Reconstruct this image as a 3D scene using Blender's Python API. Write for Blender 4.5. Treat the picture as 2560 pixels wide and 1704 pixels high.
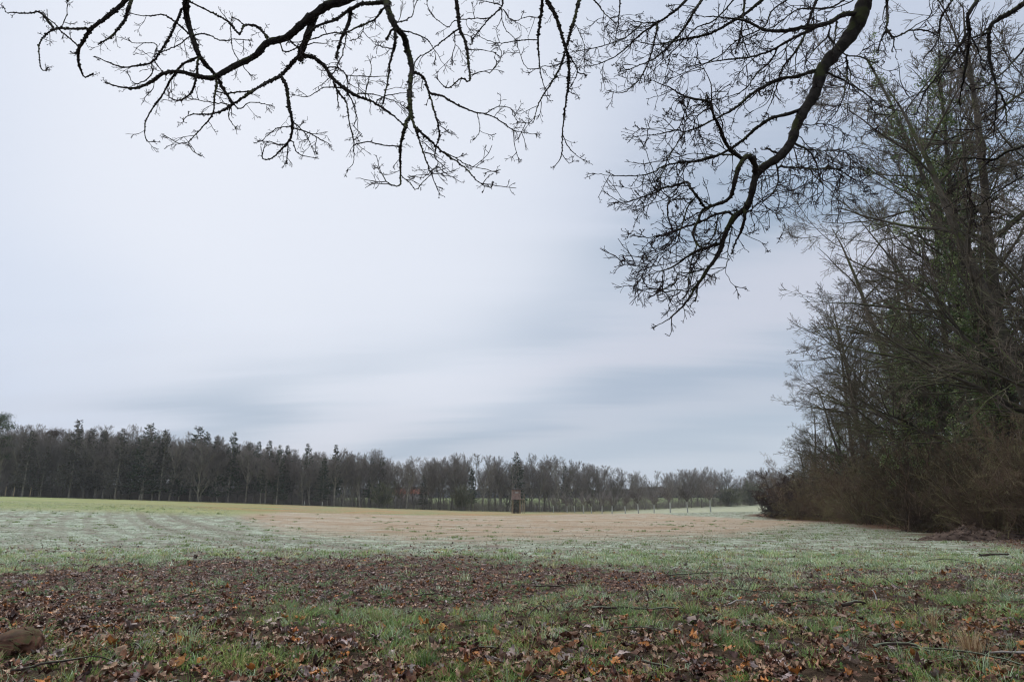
import bpy, math
import numpy as np

for o in list(bpy.data.objects):
    bpy.data.objects.remove(o)
SC = bpy.context.scene
COL = SC.collection
RAD = math.radians

# ------------------------------------------------------------------ camera
F = 24.0 / 36.0 * 2560.0
PITCH = RAD(13.5)
CH = 1.15
cam_d = bpy.data.cameras.new('camera')
cam_d.lens = 24.0
cam_d.sensor_width = 36.0
cam_d.clip_start = 0.05
cam_d.clip_end = 9000.0
cam = bpy.data.objects.new('camera', cam_d)
COL.objects.link(cam)
cam.location = (0, 0, CH)
cam.rotation_euler = (RAD(90) + PITCH, 0, 0)
SC.camera = cam

# ------------------------------------------------------------------ sky, sun, exposure
SUN_AZ, SUN_EL = RAD(-26), RAD(36)          # hidden behind the thin cloud, ahead and left
world = bpy.data.worlds.new('World')
SC.world = world
world.use_nodes = True
wn, wl = world.node_tree.nodes, world.node_tree.links
wn.clear()


def wnode(t, **k):
    n = wn.new(t)
    for a, b in k.items():
        setattr(n, a, b)
    return n


STR = 0.12
w_out = wnode('ShaderNodeOutputWorld')
w_bg = wnode('ShaderNodeBackground')
w_bg.inputs['Strength'].default_value = STR
wl.new(w_bg.outputs[0], w_out.inputs[0])
w_sky = wnode('ShaderNodeTexSky', sky_type='NISHITA', sun_disc=False)
w_sky.sun_elevation = SUN_EL
w_sky.sun_rotation = SUN_AZ
w_tc = wnode('ShaderNodeTexCoord')
w_sep = wnode('ShaderNodeSeparateXYZ')
wl.new(w_tc.outputs['Generated'], w_sep.inputs[0])


def wmath(op, a, b=None, c=None, clamp=False):
    n = wnode('ShaderNodeMath', operation=op, use_clamp=clamp)
    for i, v in enumerate((a, b, c)):
        if v is None:
            continue
        if isinstance(v, (int, float)):
            n.inputs[i].default_value = v
        else:
            wl.new(v, n.inputs[i])
    return n.outputs[0]


zz = wmath('ADD', wmath('MAXIMUM', w_sep.outputs[2], 0.0), 0.16)
pxx = wmath('DIVIDE', w_sep.outputs[0], zz)
pyy = wmath('DIVIDE', w_sep.outputs[1], zz)
w_cmb = wnode('ShaderNodeCombineXYZ')
wl.new(pxx, w_cmb.inputs[0])
wl.new(pyy, w_cmb.inputs[1])


def wstreak(rot, scale, off, detail=3, rough=0.5, dist=0.4):
    m = wnode('ShaderNodeMapping')
    m.inputs['Rotation'].default_value = (0, 0, RAD(rot))
    m.inputs['Scale'].default_value = scale
    m.inputs['Location'].default_value = off
    wl.new(w_cmb.outputs[0], m.inputs[0])
    n = wnode('ShaderNodeTexNoise')
    n.inputs['Scale'].default_value = 1.0
    n.inputs['Detail'].default_value = detail
    n.inputs['Roughness'].default_value = rough
    n.inputs['Distortion'].default_value = dist
    wl.new(m.outputs[0], n.inputs['Vector'])
    return n.outputs[0]


def wramp(v, a, b):
    n = wnode('ShaderNodeMapRange')
    n.interpolation_type = 'SMOOTHSTEP'
    n.inputs[1].default_value = a
    n.inputs[2].default_value = b
    wl.new(v, n.inputs[0])
    return n.outputs[0]


def wmix(f, a, b):
    n = wnode('ShaderNodeMix', data_type='RGBA')
    if isinstance(f, (int, float)):
        n.inputs[0].default_value = f
    else:
        wl.new(f, n.inputs[0])
    for s, v in ((6, a), (7, b)):
        if isinstance(v, tuple):
            n.inputs[s].default_value = (*v, 1)
        else:
            wl.new(v, n.inputs[s])
    return n.outputs[2]


def lin(r, g, b):
    return tuple(((c / 255) / 12.92 if c / 255 <= 0.04045 else ((c / 255 + 0.055) / 1.055) ** 2.4) for c in (r, g, b))


# cloud bands lie along one direction of the cloud sheet, so they fan out in perspective
w_warp = wstreak(36, (0.45, 1.0, 1), (1.3, 4.1, 0), 2, 0.5, 0.6)
w_fine = wstreak(36, (0.35, 2.6, 1), (5.3, 2.1, 0), 4, 0.55, 0.5)
w_soft = wstreak(-15, (0.5, 0.6, 1), (2.7, 6.2, 0), 2, 0.5, 0.3)
yb = wmath('ADD', wmath('MULTIPLY', pxx, 0.66), wmath('MULTIPLY', pyy, 0.75))
yb = wmath('ADD', yb, wmath('MULTIPLY', wmath('SUBTRACT', w_warp, 0.5), 0.7))
yb = wmath('ADD', yb, wmath('MULTIPLY', wmath('SUBTRACT', w_fine, 0.5), 0.8))
w_fib = wstreak(41, (0.9, 5.5, 1), (9.3, 3.1, 0), 5, 0.6, 0.8)
yb = wmath('ADD', yb, wmath('MULTIPLY', wmath('SUBTRACT', w_fib, 0.5), 0.3))
w_cr = wnode('ShaderNodeValToRGB')
wl.new(wmath('DIVIDE', yb, 6.0), w_cr.inputs[0])
w_cr.color_ramp.interpolation = 'B_SPLINE'
els = w_cr.color_ramp.elements
stops = [(0.0, (212, 223, 241)), (0.12, (205, 216, 235)), (0.18, (201, 210, 228)), (0.22, (190, 201, 219)), (0.265, (142, 165, 189)), (0.31, (196, 205, 220)), (0.36, (210, 213, 226)), (0.40, (194, 203, 217)),
         (0.445, (152, 173, 195)), (0.50, (204, 210, 222)), (0.57, (168, 186, 205)), (0.66, (202, 211, 223)), (0.78, (186, 200, 215)), (1.0, (206, 214, 226))]
while len(els) < len(stops):
    els.new(0.5)
for e, (pos, c_) in zip(els, stops):
    e.position = pos
    e.color = (*lin(*c_), 1)
w_dot = wnode('ShaderNodeVectorMath', operation='DOT_PRODUCT')
w_nrm = wnode('ShaderNodeVectorMath', operation='NORMALIZE')
wl.new(w_tc.outputs['Generated'], w_nrm.inputs[0])
wl.new(w_nrm.outputs[0], w_dot.inputs[0])
gaz, gel = RAD(-17), RAD(29)
w_dot.inputs[1].default_value = (math.sin(gaz) * math.cos(gel), math.cos(gaz) * math.cos(gel), math.sin(gel))
# the cloud is thinnest around the veiled sun
glow = wramp(wmath('ADD', w_dot.outputs['Value'], wmath('MULTIPLY', wmath('SUBTRACT', w_soft, 0.5), 0.16)), 0.865, 0.995)
base = wmix(wmath('MULTIPLY', wramp(w_soft, 0.4, 0.7), 0.22), w_cr.outputs[0], lin(201, 207, 224))
base = wmix(wmath('MULTIPLY', glow, 0.82), base, lin(233, 238, 248))
# overcast sky, brightness added above the view only, to lift light on the ground
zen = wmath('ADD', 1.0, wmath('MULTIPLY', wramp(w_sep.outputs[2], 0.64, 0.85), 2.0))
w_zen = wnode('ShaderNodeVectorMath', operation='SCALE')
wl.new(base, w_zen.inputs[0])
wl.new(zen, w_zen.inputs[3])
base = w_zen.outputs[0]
w_tint = wmix(wramp(w_sep.outputs[2], 0.64, 0.85), (1.0, 1.0, 1.0), (1.05, 0.99, 0.88))  # added overhead light is tinted warmer, to warm the ground
w_mt = wnode('ShaderNodeVectorMath', operation='MULTIPLY')
wl.new(base, w_mt.inputs[0])
wl.new(w_tint, w_mt.inputs[1])
base = w_mt.outputs[0]
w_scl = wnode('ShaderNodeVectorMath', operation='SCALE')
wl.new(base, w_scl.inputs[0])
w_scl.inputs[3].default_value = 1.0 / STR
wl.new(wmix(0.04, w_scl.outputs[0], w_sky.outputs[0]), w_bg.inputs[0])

sun_d = bpy.data.lights.new('sun', 'SUN')
sun_d.energy = 1.5
sun_d.angle = RAD(18)
sun_d.color = (1.0, 0.92, 0.8)
sun = bpy.data.objects.new('sun', sun_d)
COL.objects.link(sun)
sun.rotation_euler = (RAD(90) - SUN_EL, 0, -SUN_AZ + RAD(180))
SC.view_settings.view_transform = 'Standard'
SC.view_settings.look = 'None'
SC.view_settings.exposure = 0.0
SC.view_settings.gamma = 1.0
SC.cycles.max_bounces = 5
SC.cycles.diffuse_bounces = 3
SC.cycles.glossy_bounces = 2
SC.cycles.use_denoising = True
SC.cycles.use_adaptive_sampling = False
SC.cycles.filter_width = 1.15

# ------------------------------------------------------------------ basic helpers
rng = np.random.default_rng(11)


def W(px, py, Y):
    """world point seen at photograph position px,py and Y metres ahead"""
    px, py, Y = np.broadcast_arrays(np.asarray(px, float), np.asarray(py, float), np.asarray(Y, float))
    u, v = (px - 1280) / F, (852 - py) / F
    d = np.stack([u, math.cos(PITCH) - v * math.sin(PITCH), math.sin(PITCH) + v * math.cos(PITCH)], -1)
    p = d / d[..., 1:2] * Y[..., None]
    p[..., 2] += CH
    return p


def vnoise(x, y, seed=0):
    """smooth value noise 0..1"""
    xi, yi = np.floor(x).astype(np.int64), np.floor(y).astype(np.int64)
    fx, fy = x - xi, y - yi
    fx, fy = fx * fx * (3 - 2 * fx), fy * fy * (3 - 2 * fy)

    def h(a, b):
        n = (a * 374761393 + b * 668265263 + seed * 1442695041) & 0x7fffffff
        n = ((n ^ (n >> 13)) * 1274126177) & 0x7fffffff
        return ((n ^ (n >> 16)) & 0xffff) / 65535.0
    return (h(xi, yi) * (1 - fx) + h(xi + 1, yi) * fx) * (1 - fy) + (h(xi, yi + 1) * (1 - fx) + h(xi + 1, yi + 1) * fx) * fy


def fnoise(x, y, seed=0, o=3):
    s, a, t = 0, 1.0, 0
    for i in range(o):
        s = s + a * vnoise(x * 2 ** i + 17.3 * i, y * 2 ** i + 9.1 * i, seed + i)
        t += a
        a *= 0.5
    return s / t


def tag(o, label=None, cat=None, group=None, kind=None):
    if label:
        o['label'] = label
    if cat:
        o['category'] = cat
    if group:
        o['group'] = group
    if kind:
        o['kind'] = kind
    return o


def make_mesh(name, V, faces, mat, col=None, smooth=False):
    me = bpy.data.meshes.new(name)
    V = np.asarray(V, np.float32).reshape(-1, 3)
    faces = [np.asarray(f, np.int32) for f in faces if len(f)]
    tot = np.concatenate([np.full(len(f), f.shape[1], np.int32) for f in faces])
    idx = np.concatenate([f.ravel() for f in faces])
    me.vertices.add(len(V))
    me.vertices.foreach_set('co', V.ravel())
    me.loops.add(len(idx))
    me.loops.foreach_set('vertex_index', idx)
    me.polygons.add(len(tot))
    st = np.zeros(len(tot), np.int32)
    st[1:] = np.cumsum(tot)[:-1]
    me.polygons.foreach_set('loop_start', st)
    me.polygons.foreach_set('loop_total', tot)
    if smooth:
        me.polygons.foreach_set('use_smooth', np.ones(len(tot), bool))
    me.update(calc_edges=True)
    if col is not None:
        a = me.color_attributes.new('col', 'FLOAT_COLOR', 'POINT')
        c = np.ones((len(V), 4), np.float32)
        c[:, :3] = col
        a.data.foreach_set('color', c.ravel())
    me.materials.append(mat)
    return me


def obj(name, me, parent=None, loc=None):
    o = bpy.data.objects.new(name, me)
    COL.objects.link(o)
    if parent:
        o.parent = parent
    if loc is not None:
        o.location = loc
    return o


def empty(name, loc, rz=0.0, s=1.0):
    o = bpy.data.objects.new(name, None)
    o.empty_display_size = 0.2
    COL.objects.link(o)
    o.location = loc
    o.rotation_euler = (0, 0, rz)
    o.scale = (s, s, s) if isinstance(s, (int, float)) else s
    return o


class Geo:
    """collects vertices, faces and colours of one mesh"""

    def __init__(self):
        self.v, self.f, self.c, self.n = [], [], [], 0

    def add(self, V, faces, col=None):
        V = np.asarray(V, float).reshape(-1, 3)
        for f in faces:
            if len(f):
                self.f.append(np.asarray(f) + self.n)
        self.v.append(V)
        if col is not None:
            self.c.append(np.broadcast_to(np.asarray(col, float), (len(V), 3)))
        self.n += len(V)

    def mesh(self, name, mat, smooth=False):
        q = [f for f in self.f if f.shape[1] == 4]
        t = [f for f in self.f if f.shape[1] == 3]
        fs = ([np.concatenate(q)] if q else []) + ([np.concatenate(t)] if t else [])
        c = np.concatenate(self.c) if self.c else None
        return make_mesh(name, np.concatenate(self.v), fs, mat, c, smooth)

    def box(self, c, s, rz=0.0, tilt=(0, 0), col=None):
        x, y, z = [a / 2 for a in s]
        V = np.array([[i * x, j * y, k * z] for k in (-1, 1) for j in (-1, 1) for i in (-1, 1)], float)
        cx, sx = math.cos(tilt[0]), math.sin(tilt[0])
        V = V @ np.array([[1, 0, 0], [0, cx, sx], [0, -sx, cx]])
        cy, sy = math.cos(tilt[1]), math.sin(tilt[1])
        V = V @ np.array([[cy, 0, -sy], [0, 1, 0], [sy, 0, cy]])
        cz, sz = math.cos(rz), math.sin(rz)
        V = V @ np.array([[cz, sz, 0], [-sz, cz, 0], [0, 0, 1]]) + np.asarray(c)
        self.add(V, [[[0, 2, 3, 1], [4, 5, 7, 6], [0, 1, 5, 4], [2, 6, 7, 3], [0, 4, 6, 2], [1, 3, 7, 5]]], col)

    def tubes(self, P, R, sides=4, cap=True, col=None):
        """P (N,K,3) centre lines, R (N,K) radii"""
        P, R = np.asarray(P, float), np.asarray(R, float)
        N, K, _ = P.shape
        T = np.empty_like(P)
        T[:, 1:-1] = P[:, 2:] - P[:, :-2]
        T[:, 0] = P[:, 1] - P[:, 0]
        T[:, -1] = P[:, -1] - P[:, -2]
        T /= np.linalg.norm(T, axis=2, keepdims=True) + 1e-9
        m = T.mean(1)
        ref = np.zeros((N, 3))
        ref[np.arange(N), np.argmin(np.abs(m), 1)] = 1
        A = np.cross(T, ref[:, None])
        A /= np.linalg.norm(A, axis=2, keepdims=True) + 1e-9
        B = np.cross(T, A)
        th = np.arange(sides) * 2 * math.pi / sides
        ring = P[:, :, None] + R[:, :, None, None] * (A[:, :, None] * np.cos(th)[None, None, :, None] + B[:, :, None] * np.sin(th)[None, None, :, None])
        V = ring.reshape(-1, 3)
        i = np.arange(N)[:, None, None] * K * sides + np.arange(K - 1)[None, :, None] * sides
        a = np.arange(sides)[None, None]
        b = (a + 1) % sides
        f = np.stack([i + a, i + b, i + sides + b, i + sides + a], -1).reshape(-1, 4)
        fs = [f]
        if cap and sides == 4:
            e = (np.arange(N) * K + K - 1)[:, None] * sides + np.arange(4)
            fs[0] = np.concatenate([f, e])
        c = None
        if col is not None:
            c = np.asarray(col, float)
            if c.ndim == 2:
                c = np.repeat(c, K * sides, 0)
        self.add(V, fs, c)


def norm(a):
    return a / (np.linalg.norm(a, axis=-1, keepdims=True) + 1e-9)


def sweep(r, S, D, L, K, wander, trop=(0, 0, 1), tw=0.0):
    """N curved branches at once: points (N,K+1,3) and directions"""
    N = len(S)
    P = np.empty((N, K + 1, 3))
    Q = np.empty((N, K + 1, 3))
    d = norm(D)
    P[:, 0], Q[:, 0] = S, d
    T = np.asarray(trop, float)
    for k in range(K):
        d = norm(d + r.normal(0, wander, (N, 3)) + T * tw)
        P[:, k + 1] = P[:, k] + d * (L / K)[:, None]
        Q[:, k + 1] = d
    return P, Q


def sprout(r, P, Q, R, n, t0, t1, ang, lr, L, flat=0.0):
    """children of N parents: start, direction, length, radius"""
    N, K1, _ = P.shape
    cnt = np.maximum(0, np.round(n * r.uniform(0.6, 1.4, N))).astype(int) if np.isscalar(n) else np.asarray(n)
    pi = np.repeat(np.arange(N), cnt)
    t = r.uniform(t0, t1, len(pi))
    x = t * (K1 - 1)
    k = np.minimum(x.astype(int), K1 - 2)
    fr = (x - k)[:, None]
    S = P[pi, k] * (1 - fr) + P[pi, k + 1] * fr
    D = norm(Q[pi, k + 1])
    rnd = r.normal(0, 1, (len(pi), 3))
    rnd[:, 2] *= (1 - flat)
    perp = norm(rnd - (rnd * D).sum(1, keepdims=True) * D)
    a = np.radians(r.uniform(ang[0], ang[1], len(pi)))[:, None]
    C = D * np.cos(a) + perp * np.sin(a)
    Lc = L[pi] * r.uniform(lr[0], lr[1], len(pi)) * (1.15 - 0.65 * t)
    Rc = (R[pi, k] * (1 - fr[:, 0]) + R[pi, k + 1] * fr[:, 0])
    return S, C, Lc, Rc, pi


def taper(r0, r1, K, N, p=1.0):
    t = np.linspace(0, 1, K + 1) ** p
    return np.asarray(r0)[:, None] * (1 - t) + np.asarray(r1)[:, None] * t if not np.isscalar(r1) else np.broadcast_to(np.asarray(r0), (N,))[:, None] * (1 - t) + r1 * t


# ------------------------------------------------------------------ materials
def new_mat(name):
    m = bpy.data.materials.new(name)
    m.use_nodes = True
    nt = m.node_tree
    b = nt.nodes['Principled BSDF']
    return m, nt, b


def mnode(nt, t, **k):
    n = nt.nodes.new(t)
    for a, v in k.items():
        setattr(n, a, v)
    return n


def m_noise(nt, scale, detail=4, rough=0.6, vec=None, w=None):
    n = mnode(nt, 'ShaderNodeTexNoise')
    n.inputs['Scale'].default_value = scale
    n.inputs['Detail'].default_value = detail
    n.inputs['Roughness'].default_value = rough
    if vec is not None:
        nt.links.new(vec, n.inputs['Vector'])
    return n.outputs[0]


def m_range(nt, v, a, b, c=0.0, d=1.0):
    n = mnode(nt, 'ShaderNodeMapRange')
    n.interpolation_type = 'SMOOTHSTEP'
    for i, x in zip((1, 2, 3, 4), (a, b, c, d)):
        n.inputs[i].default_value = x
    nt.links.new(v, n.inputs[0])
    return n.outputs[0]


def m_mix(nt, f, a, b, blend='MIX'):
    n = mnode(nt, 'ShaderNodeMix', data_type='RGBA', blend_type=blend)
    if isinstance(f, (int, float)):
        n.inputs[0].default_value = f
    else:
        nt.links.new(f, n.inputs[0])
    for s, v in ((6, a), (7, b)):
        if isinstance(v, tuple):
            n.inputs[s].default_value = (*v, 1)
        else:
            nt.links.new(v, n.inputs[s])
    return n.outputs[2]


def m_math(nt, op, a, b=None, clamp=False):
    n = mnode(nt, 'ShaderNodeMath', operation=op, use_clamp=clamp)
    for i, v in enumerate((a, b)):
        if v is None:
            continue
        if isinstance(v, (int, float)):
            n.inputs[i].default_value = v
        else:
            nt.links.new(v, n.inputs[i])
    return n.outputs[0]


def bark_mat(name, c1, c2, moss=None, moss_amt=0.5, scale=6.0, rough=0.9, bump=0.4, var=0.0):
    m, nt, b = new_mat(name)
    tc = mnode(nt, 'ShaderNodeTexCoord').outputs['Object']
    c = m_mix(nt, m_range(nt, m_noise(nt, scale, 5, 0.65, tc), 0.3, 0.7), c1, c2)
    if moss:
        g = mnode(nt, 'ShaderNodeNewGeometry')
        s = mnode(nt, 'ShaderNodeSeparateXYZ')
        nt.links.new(g.outputs['Normal'], s.inputs[0])
        up = m_math(nt, 'MULTIPLY_ADD', s.outputs[2], 0.22)
        nt.nodes[-1].inputs[2].default_value = 0.0
        k = m_math(nt, 'ADD', up, m_noise(nt, scale * 0.35, 3, 0.6, tc))
        c = m_mix(nt, m_range(nt, k, 0.62 - moss_amt * 0.3, 0.75 - moss_amt * 0.3), c, moss)
    if var:
        oi = mnode(nt, 'ShaderNodeObjectInfo')
        hs = mnode(nt, 'ShaderNodeHueSaturation')
        nt.links.new(m_range(nt, oi.outputs['Random'], 0, 1, 1 - var, 1 + var), hs.inputs['Value'])
        nt.links.new(c, hs.inputs['Color'])
        c = hs.outputs[0]
    nt.links.new(c, b.inputs['Base Color'])
    b.inputs['Roughness'].default_value = rough
    b.inputs['Specular IOR Level'].default_value = 0.08
    if bump:
        bp = mnode(nt, 'ShaderNodeBump')
        bp.inputs['Strength'].default_value = bump
        bp.inputs['Distance'].default_value = 0.02
        nt.links.new(m_noise(nt, scale * 4, 4, 0.7, tc), bp.inputs['Height'])
        nt.links.new(bp.outputs[0], b.inputs['Normal'])
    return m


def attr_mat(name, rough=0.8, var=0.25, nscale=3.0, trans=0.0, spec=0.3):
    """colour from the mesh's own 'col' attribute, a little uneven"""
    m, nt, b = new_mat(name)
    a = mnode(nt, 'ShaderNodeAttribute', attribute_name='col')
    tc = mnode(nt, 'ShaderNodeTexCoord').outputs['Object']
    hs = mnode(nt, 'ShaderNodeHueSaturation')
    nt.links.new(m_range(nt, m_noise(nt, nscale, 3, 0.6, tc), 0.3, 0.7, 1 - var, 1 + var), hs.inputs['Value'])
    nt.links.new(a.outputs[0], hs.inputs['Color'])
    nt.links.new(hs.outputs[0], b.inputs['Base Color'])
    b.inputs['Roughness'].default_value = rough
    b.inputs['Specular IOR Level'].default_value = spec
    if trans:
        t = mnode(nt, 'ShaderNodeBsdfTranslucent')
        nt.links.new(hs.outputs[0], t.inputs[0])
        mx = mnode(nt, 'ShaderNodeMixShader')
        mx.inputs[0].default_value = trans
        nt.links.new(b.outputs[0], mx.inputs[1])
        nt.links.new(t.outputs[0], mx.inputs[2])
        nt.links.new(mx.outputs[0], nt.nodes['Material Output'].inputs[0])
    return m


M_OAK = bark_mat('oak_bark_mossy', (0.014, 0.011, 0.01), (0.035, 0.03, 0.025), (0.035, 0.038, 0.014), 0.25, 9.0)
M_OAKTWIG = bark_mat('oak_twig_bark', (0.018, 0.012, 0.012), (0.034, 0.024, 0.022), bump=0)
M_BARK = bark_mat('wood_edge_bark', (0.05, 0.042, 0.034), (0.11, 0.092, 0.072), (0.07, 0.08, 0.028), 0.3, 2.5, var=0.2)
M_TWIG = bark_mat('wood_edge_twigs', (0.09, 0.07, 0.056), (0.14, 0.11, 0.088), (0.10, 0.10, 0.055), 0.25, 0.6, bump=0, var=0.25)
M_SHRUB = bark_mat('shrub_stems', (0.08, 0.052, 0.04), (0.145, 0.10, 0.07), (0.13, 0.12, 0.055), 0.3, 0.8, bump=0, var=0.5)
M_DARKSHRUB = bark_mat('hawthorn_stems', (0.065, 0.048, 0.042), (0.115, 0.085, 0.072), bump=0)
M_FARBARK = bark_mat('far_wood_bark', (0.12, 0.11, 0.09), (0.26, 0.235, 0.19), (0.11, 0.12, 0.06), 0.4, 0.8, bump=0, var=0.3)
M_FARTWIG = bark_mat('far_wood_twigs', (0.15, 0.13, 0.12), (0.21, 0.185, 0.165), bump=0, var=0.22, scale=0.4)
M_PAINT = bark_mat('whitewashed_bark', (0.28, 0.28, 0.25), (0.44, 0.44, 0.40), bump=0)
M_NEEDLE = attr_mat('needles', 0.7, 0.3, 0.6, spec=0.1)
M_IVY = attr_mat('ivy_leaves', 0.45, 0.35, 1.0, spec=0.5)
M_GRASS = attr_mat('grass_blades', 0.75, 0.2, 1.2, trans=0.25, spec=0.08)
M_LEAF = attr_mat('fallen_oak_leaves', 0.5, 0.35, 25.0, trans=0.06, spec=0.2)
M_WOODB = bark_mat('weathered_boards', (0.19, 0.135, 0.12), (0.28, 0.205, 0.18), scale=3)
M_POLE = bark_mat('peeled_poles', (0.2, 0.15, 0.095), (0.3, 0.235, 0.15), scale=4, bump=0)
M_FELT = bark_mat('roofing_felt', (0.03, 0.028, 0.028), (0.06, 0.055, 0.05), scale=3, bump=0)
M_TILE = bark_mat('red_roof_tiles', (0.28, 0.085, 0.05), (0.38, 0.13, 0.08), scale=1.5, bump=0)
M_WALL = bark_mat('barn_wall', (0.16, 0.14, 0.13), (0.24, 0.21, 0.19), scale=1.0, bump=0)
M_GLASS = bark_mat('pale_window_board', (0.5, 0.5, 0.5), (0.6, 0.6, 0.6), scale=1.0, bump=0)
M_STONE = bark_mat('sandstone', (0.04, 0.026, 0.02), (0.15, 0.075, 0.05), (0.05, 0.05, 0.02), 0.0, 5.0, bump=0.35)
M_SOIL = bark_mat('heap_soil', (0.045, 0.03, 0.024), (0.12, 0.085, 0.066), scale=4.0, bump=0.9)
M_STICK = bark_mat('stick_bark', (0.03, 0.022, 0.018), (0.075, 0.055, 0.045), (0.15, 0.17, 0.12), 0.2, 12.0, bump=0.3)
M_PALESTICK = bark_mat('bleached_stick_bark', (0.25, 0.22, 0.2), (0.36, 0.33, 0.3), scale=12, bump=0.2)

# ------------------------------------------------------------------ terrain
CP = [(-15, 0, 0), (0, 0, 0), (15, 0, 0), (-12, 9, 0), (0, 9, 0), (9, 9, 0), (-14, 18, 0.03), (0, 18, -0.05), (12, 18, -0.05), (0, 30, -0.15), (-24, 34, 0.15), (20, 34, -0.1), (16.5, 22, -0.02),
      (-60, -60, 0), (60, -60, 0), (0, -200, 0), (-30, 60, 0.75), (8, 70, -0.45)]
for px, py, Y in ((-500, 1232, 146), (0, 1240, 150), (400, 1251, 157), (800, 1264, 167), (1280, 1279, 180), (1500, 1278, 200), (1900, 1261, 260), (1700, 1270, 232),
                  (2060, 1296, 66), (2250, 1314, 40), (2560, 1345, 24), (1890, 1289, 74), (1620, 1285, 120), (1777, 1279, 105), (2600, 1290, 60), (2800, 1270, 90),
                  (1000, 1243, 480), (1500, 1243, 480), (1900, 1243, 480), (300, 1235, 480), (-900, 1200, 480)):
    CP.append(tuple(W(px, py, Y)))
CP = np.array(CP)


def _tps():
    n = len(CP)
    r = np.linalg.norm(CP[:, None, :2] - CP[None, :, :2], axis=2)
    K = r * r * np.log(r + 1e-9)
    np.fill_diagonal(K, 25.0)
    Pm = np.column_stack([np.ones(n), CP[:, :2]])
    A = np.block([[K, Pm], [Pm.T, np.zeros((3, 3))]])
    return np.linalg.solve(A, np.concatenate([CP[:, 2], np.zeros(3)]))


TP = _tps()


def Z0(x, y):
    x, y = np.broadcast_arrays(np.asarray(x, float), np.asarray(y, float))
    sh = x.shape
    q = np.stack([np.clip(x, -330, 420).ravel(), np.clip(y, -200, 480).ravel()], 1)
    out = np.empty(len(q))
    for s in range(0, len(q), 50000):
        r = np.linalg.norm(q[s:s + 50000, None] - CP[None, :, :2], axis=2)
        out[s:s + 50000] = (r * r * np.log(r + 1e-9)) @ TP[:-3] + TP[-3] + q[s:s + 50000] @ TP[-2:]
    return out.reshape(sh)


def hit(pts, zoff=0.0):
    """ground points under photograph positions"""
    pts = np.asarray(pts, float).reshape(-1, 2)
    Ys = 3.0 * (1.006 ** np.arange(0, 860))
    out = []
    for px, py in pts:
        p = W(px, py, Ys)
        d = p[:, 2] - Z0(p[:, 0], p[:, 1]) - zoff
        k = np.argmax(d < 0) if (d < 0).any() else len(Ys) - 1
        a = d[k - 1] / (d[k - 1] - d[k] + 1e-12) if k and d[k] < 0 else 0
        Y = Ys[k - 1] * (1 - a) + Ys[k] * a if k else Ys[0]
        out.append(W(px, py, Y))
    return np.array(out)


def edge_fn(pts):
    """distance ahead of a boundary as a function of bearing"""
    w = hit(pts)
    a = np.arctan2(w[:, 0], w[:, 1])
    r = np.log(np.hypot(w[:, 0], w[:, 1]))
    o = np.argsort(a)
    return lambda az: np.interp(az, a[o], r[o])


E_GRASS = edge_fn([(-400, 1660), (0, 1612), (200, 1590), (350, 1565), (500, 1540), (700, 1525), (1000, 1528), (1250, 1515), (1380, 1497), (1500, 1490), (1700, 1468), (1800, 1452), (2000, 1440), (2560, 1430), (2900, 1430)])
E_LEAF = edge_fn([(-400, 1430), (0, 1425), (300, 1405), (600, 1392), (1000, 1392), (1300, 1402), (1500, 1418), (1700, 1432), (1850, 1440), (2000, 1428), (2560, 1425), (2900, 1425)])
E_STUB0 = edge_fn([(0, 1238), (520, 1262), (620, 1296), (700, 1318), (850, 1332), (1000, 1340), (1280, 1342), (1500, 1340), (1700, 1335), (1850, 1330), (1980, 1312), (2080, 1290), (2560, 1290)])
E_STUB1 = edge_fn([(0, 1241), (520, 1263), (620, 1272), (900, 1275), (1200, 1281), (1500, 1284), (1700, 1289), (1850, 1295), (1960, 1301), (2560, 1289)])
E_STRIP = edge_fn([(0, 1262), (300, 1268), (560, 1277), (640, 1279), (900, 1284), (1200, 1289), (1400, 1287), (1500, 1284), (1560, 1282), (1850, 1272), (2560, 1264)])
E_FROSTFAR = edge_fn([(-300, 1268), (0, 1272), (300, 1278), (560, 1288), (700, 1280), (1200, 1280), (2560, 1262)])
# edge of the wood on the right, a polyline on the ground
WE = hit([(1880, 1288), (2060, 1303), (2250, 1322), (2400, 1338), (2560, 1356)])[:, :2]
WE = np.vstack([WE[0] + np.array([60, 70]), WE[0] + np.array([4, 6]), WE, WE[-1] + (WE[-1] - WE[-2]) * 1.2, WE[-1] + np.array([14, -14]), WE[-1] + np.array([40, -50])])


def wood_side(x, y):
    """signed metres inside the wood on the right (positive inside)"""
    best = np.full(x.shape, 1e9)
    sgn = np.ones(x.shape)
    for a, b in zip(WE[:-1], WE[1:]):
        d = b - a
        L = np.hypot(*d)
        t = np.clip(((x - a[0]) * d[0] + (y - a[1]) * d[1]) / L ** 2, 0, 1)
        q = np.hypot(x - a[0] - t * d[0], y - a[1] - t * d[1])
        s = np.sign((x - a[0]) * (-d[1]) + (y - a[1]) * d[0])
        m = q < best
        best = np.where(m, q, best)
        sgn = np.where(m, s, sgn)
    return best * sgn


def sm(a, b, x):
    t = np.clip((x - a) / (b - a), 0, 1)
    return t * t * (3 - 2 * t)


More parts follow.
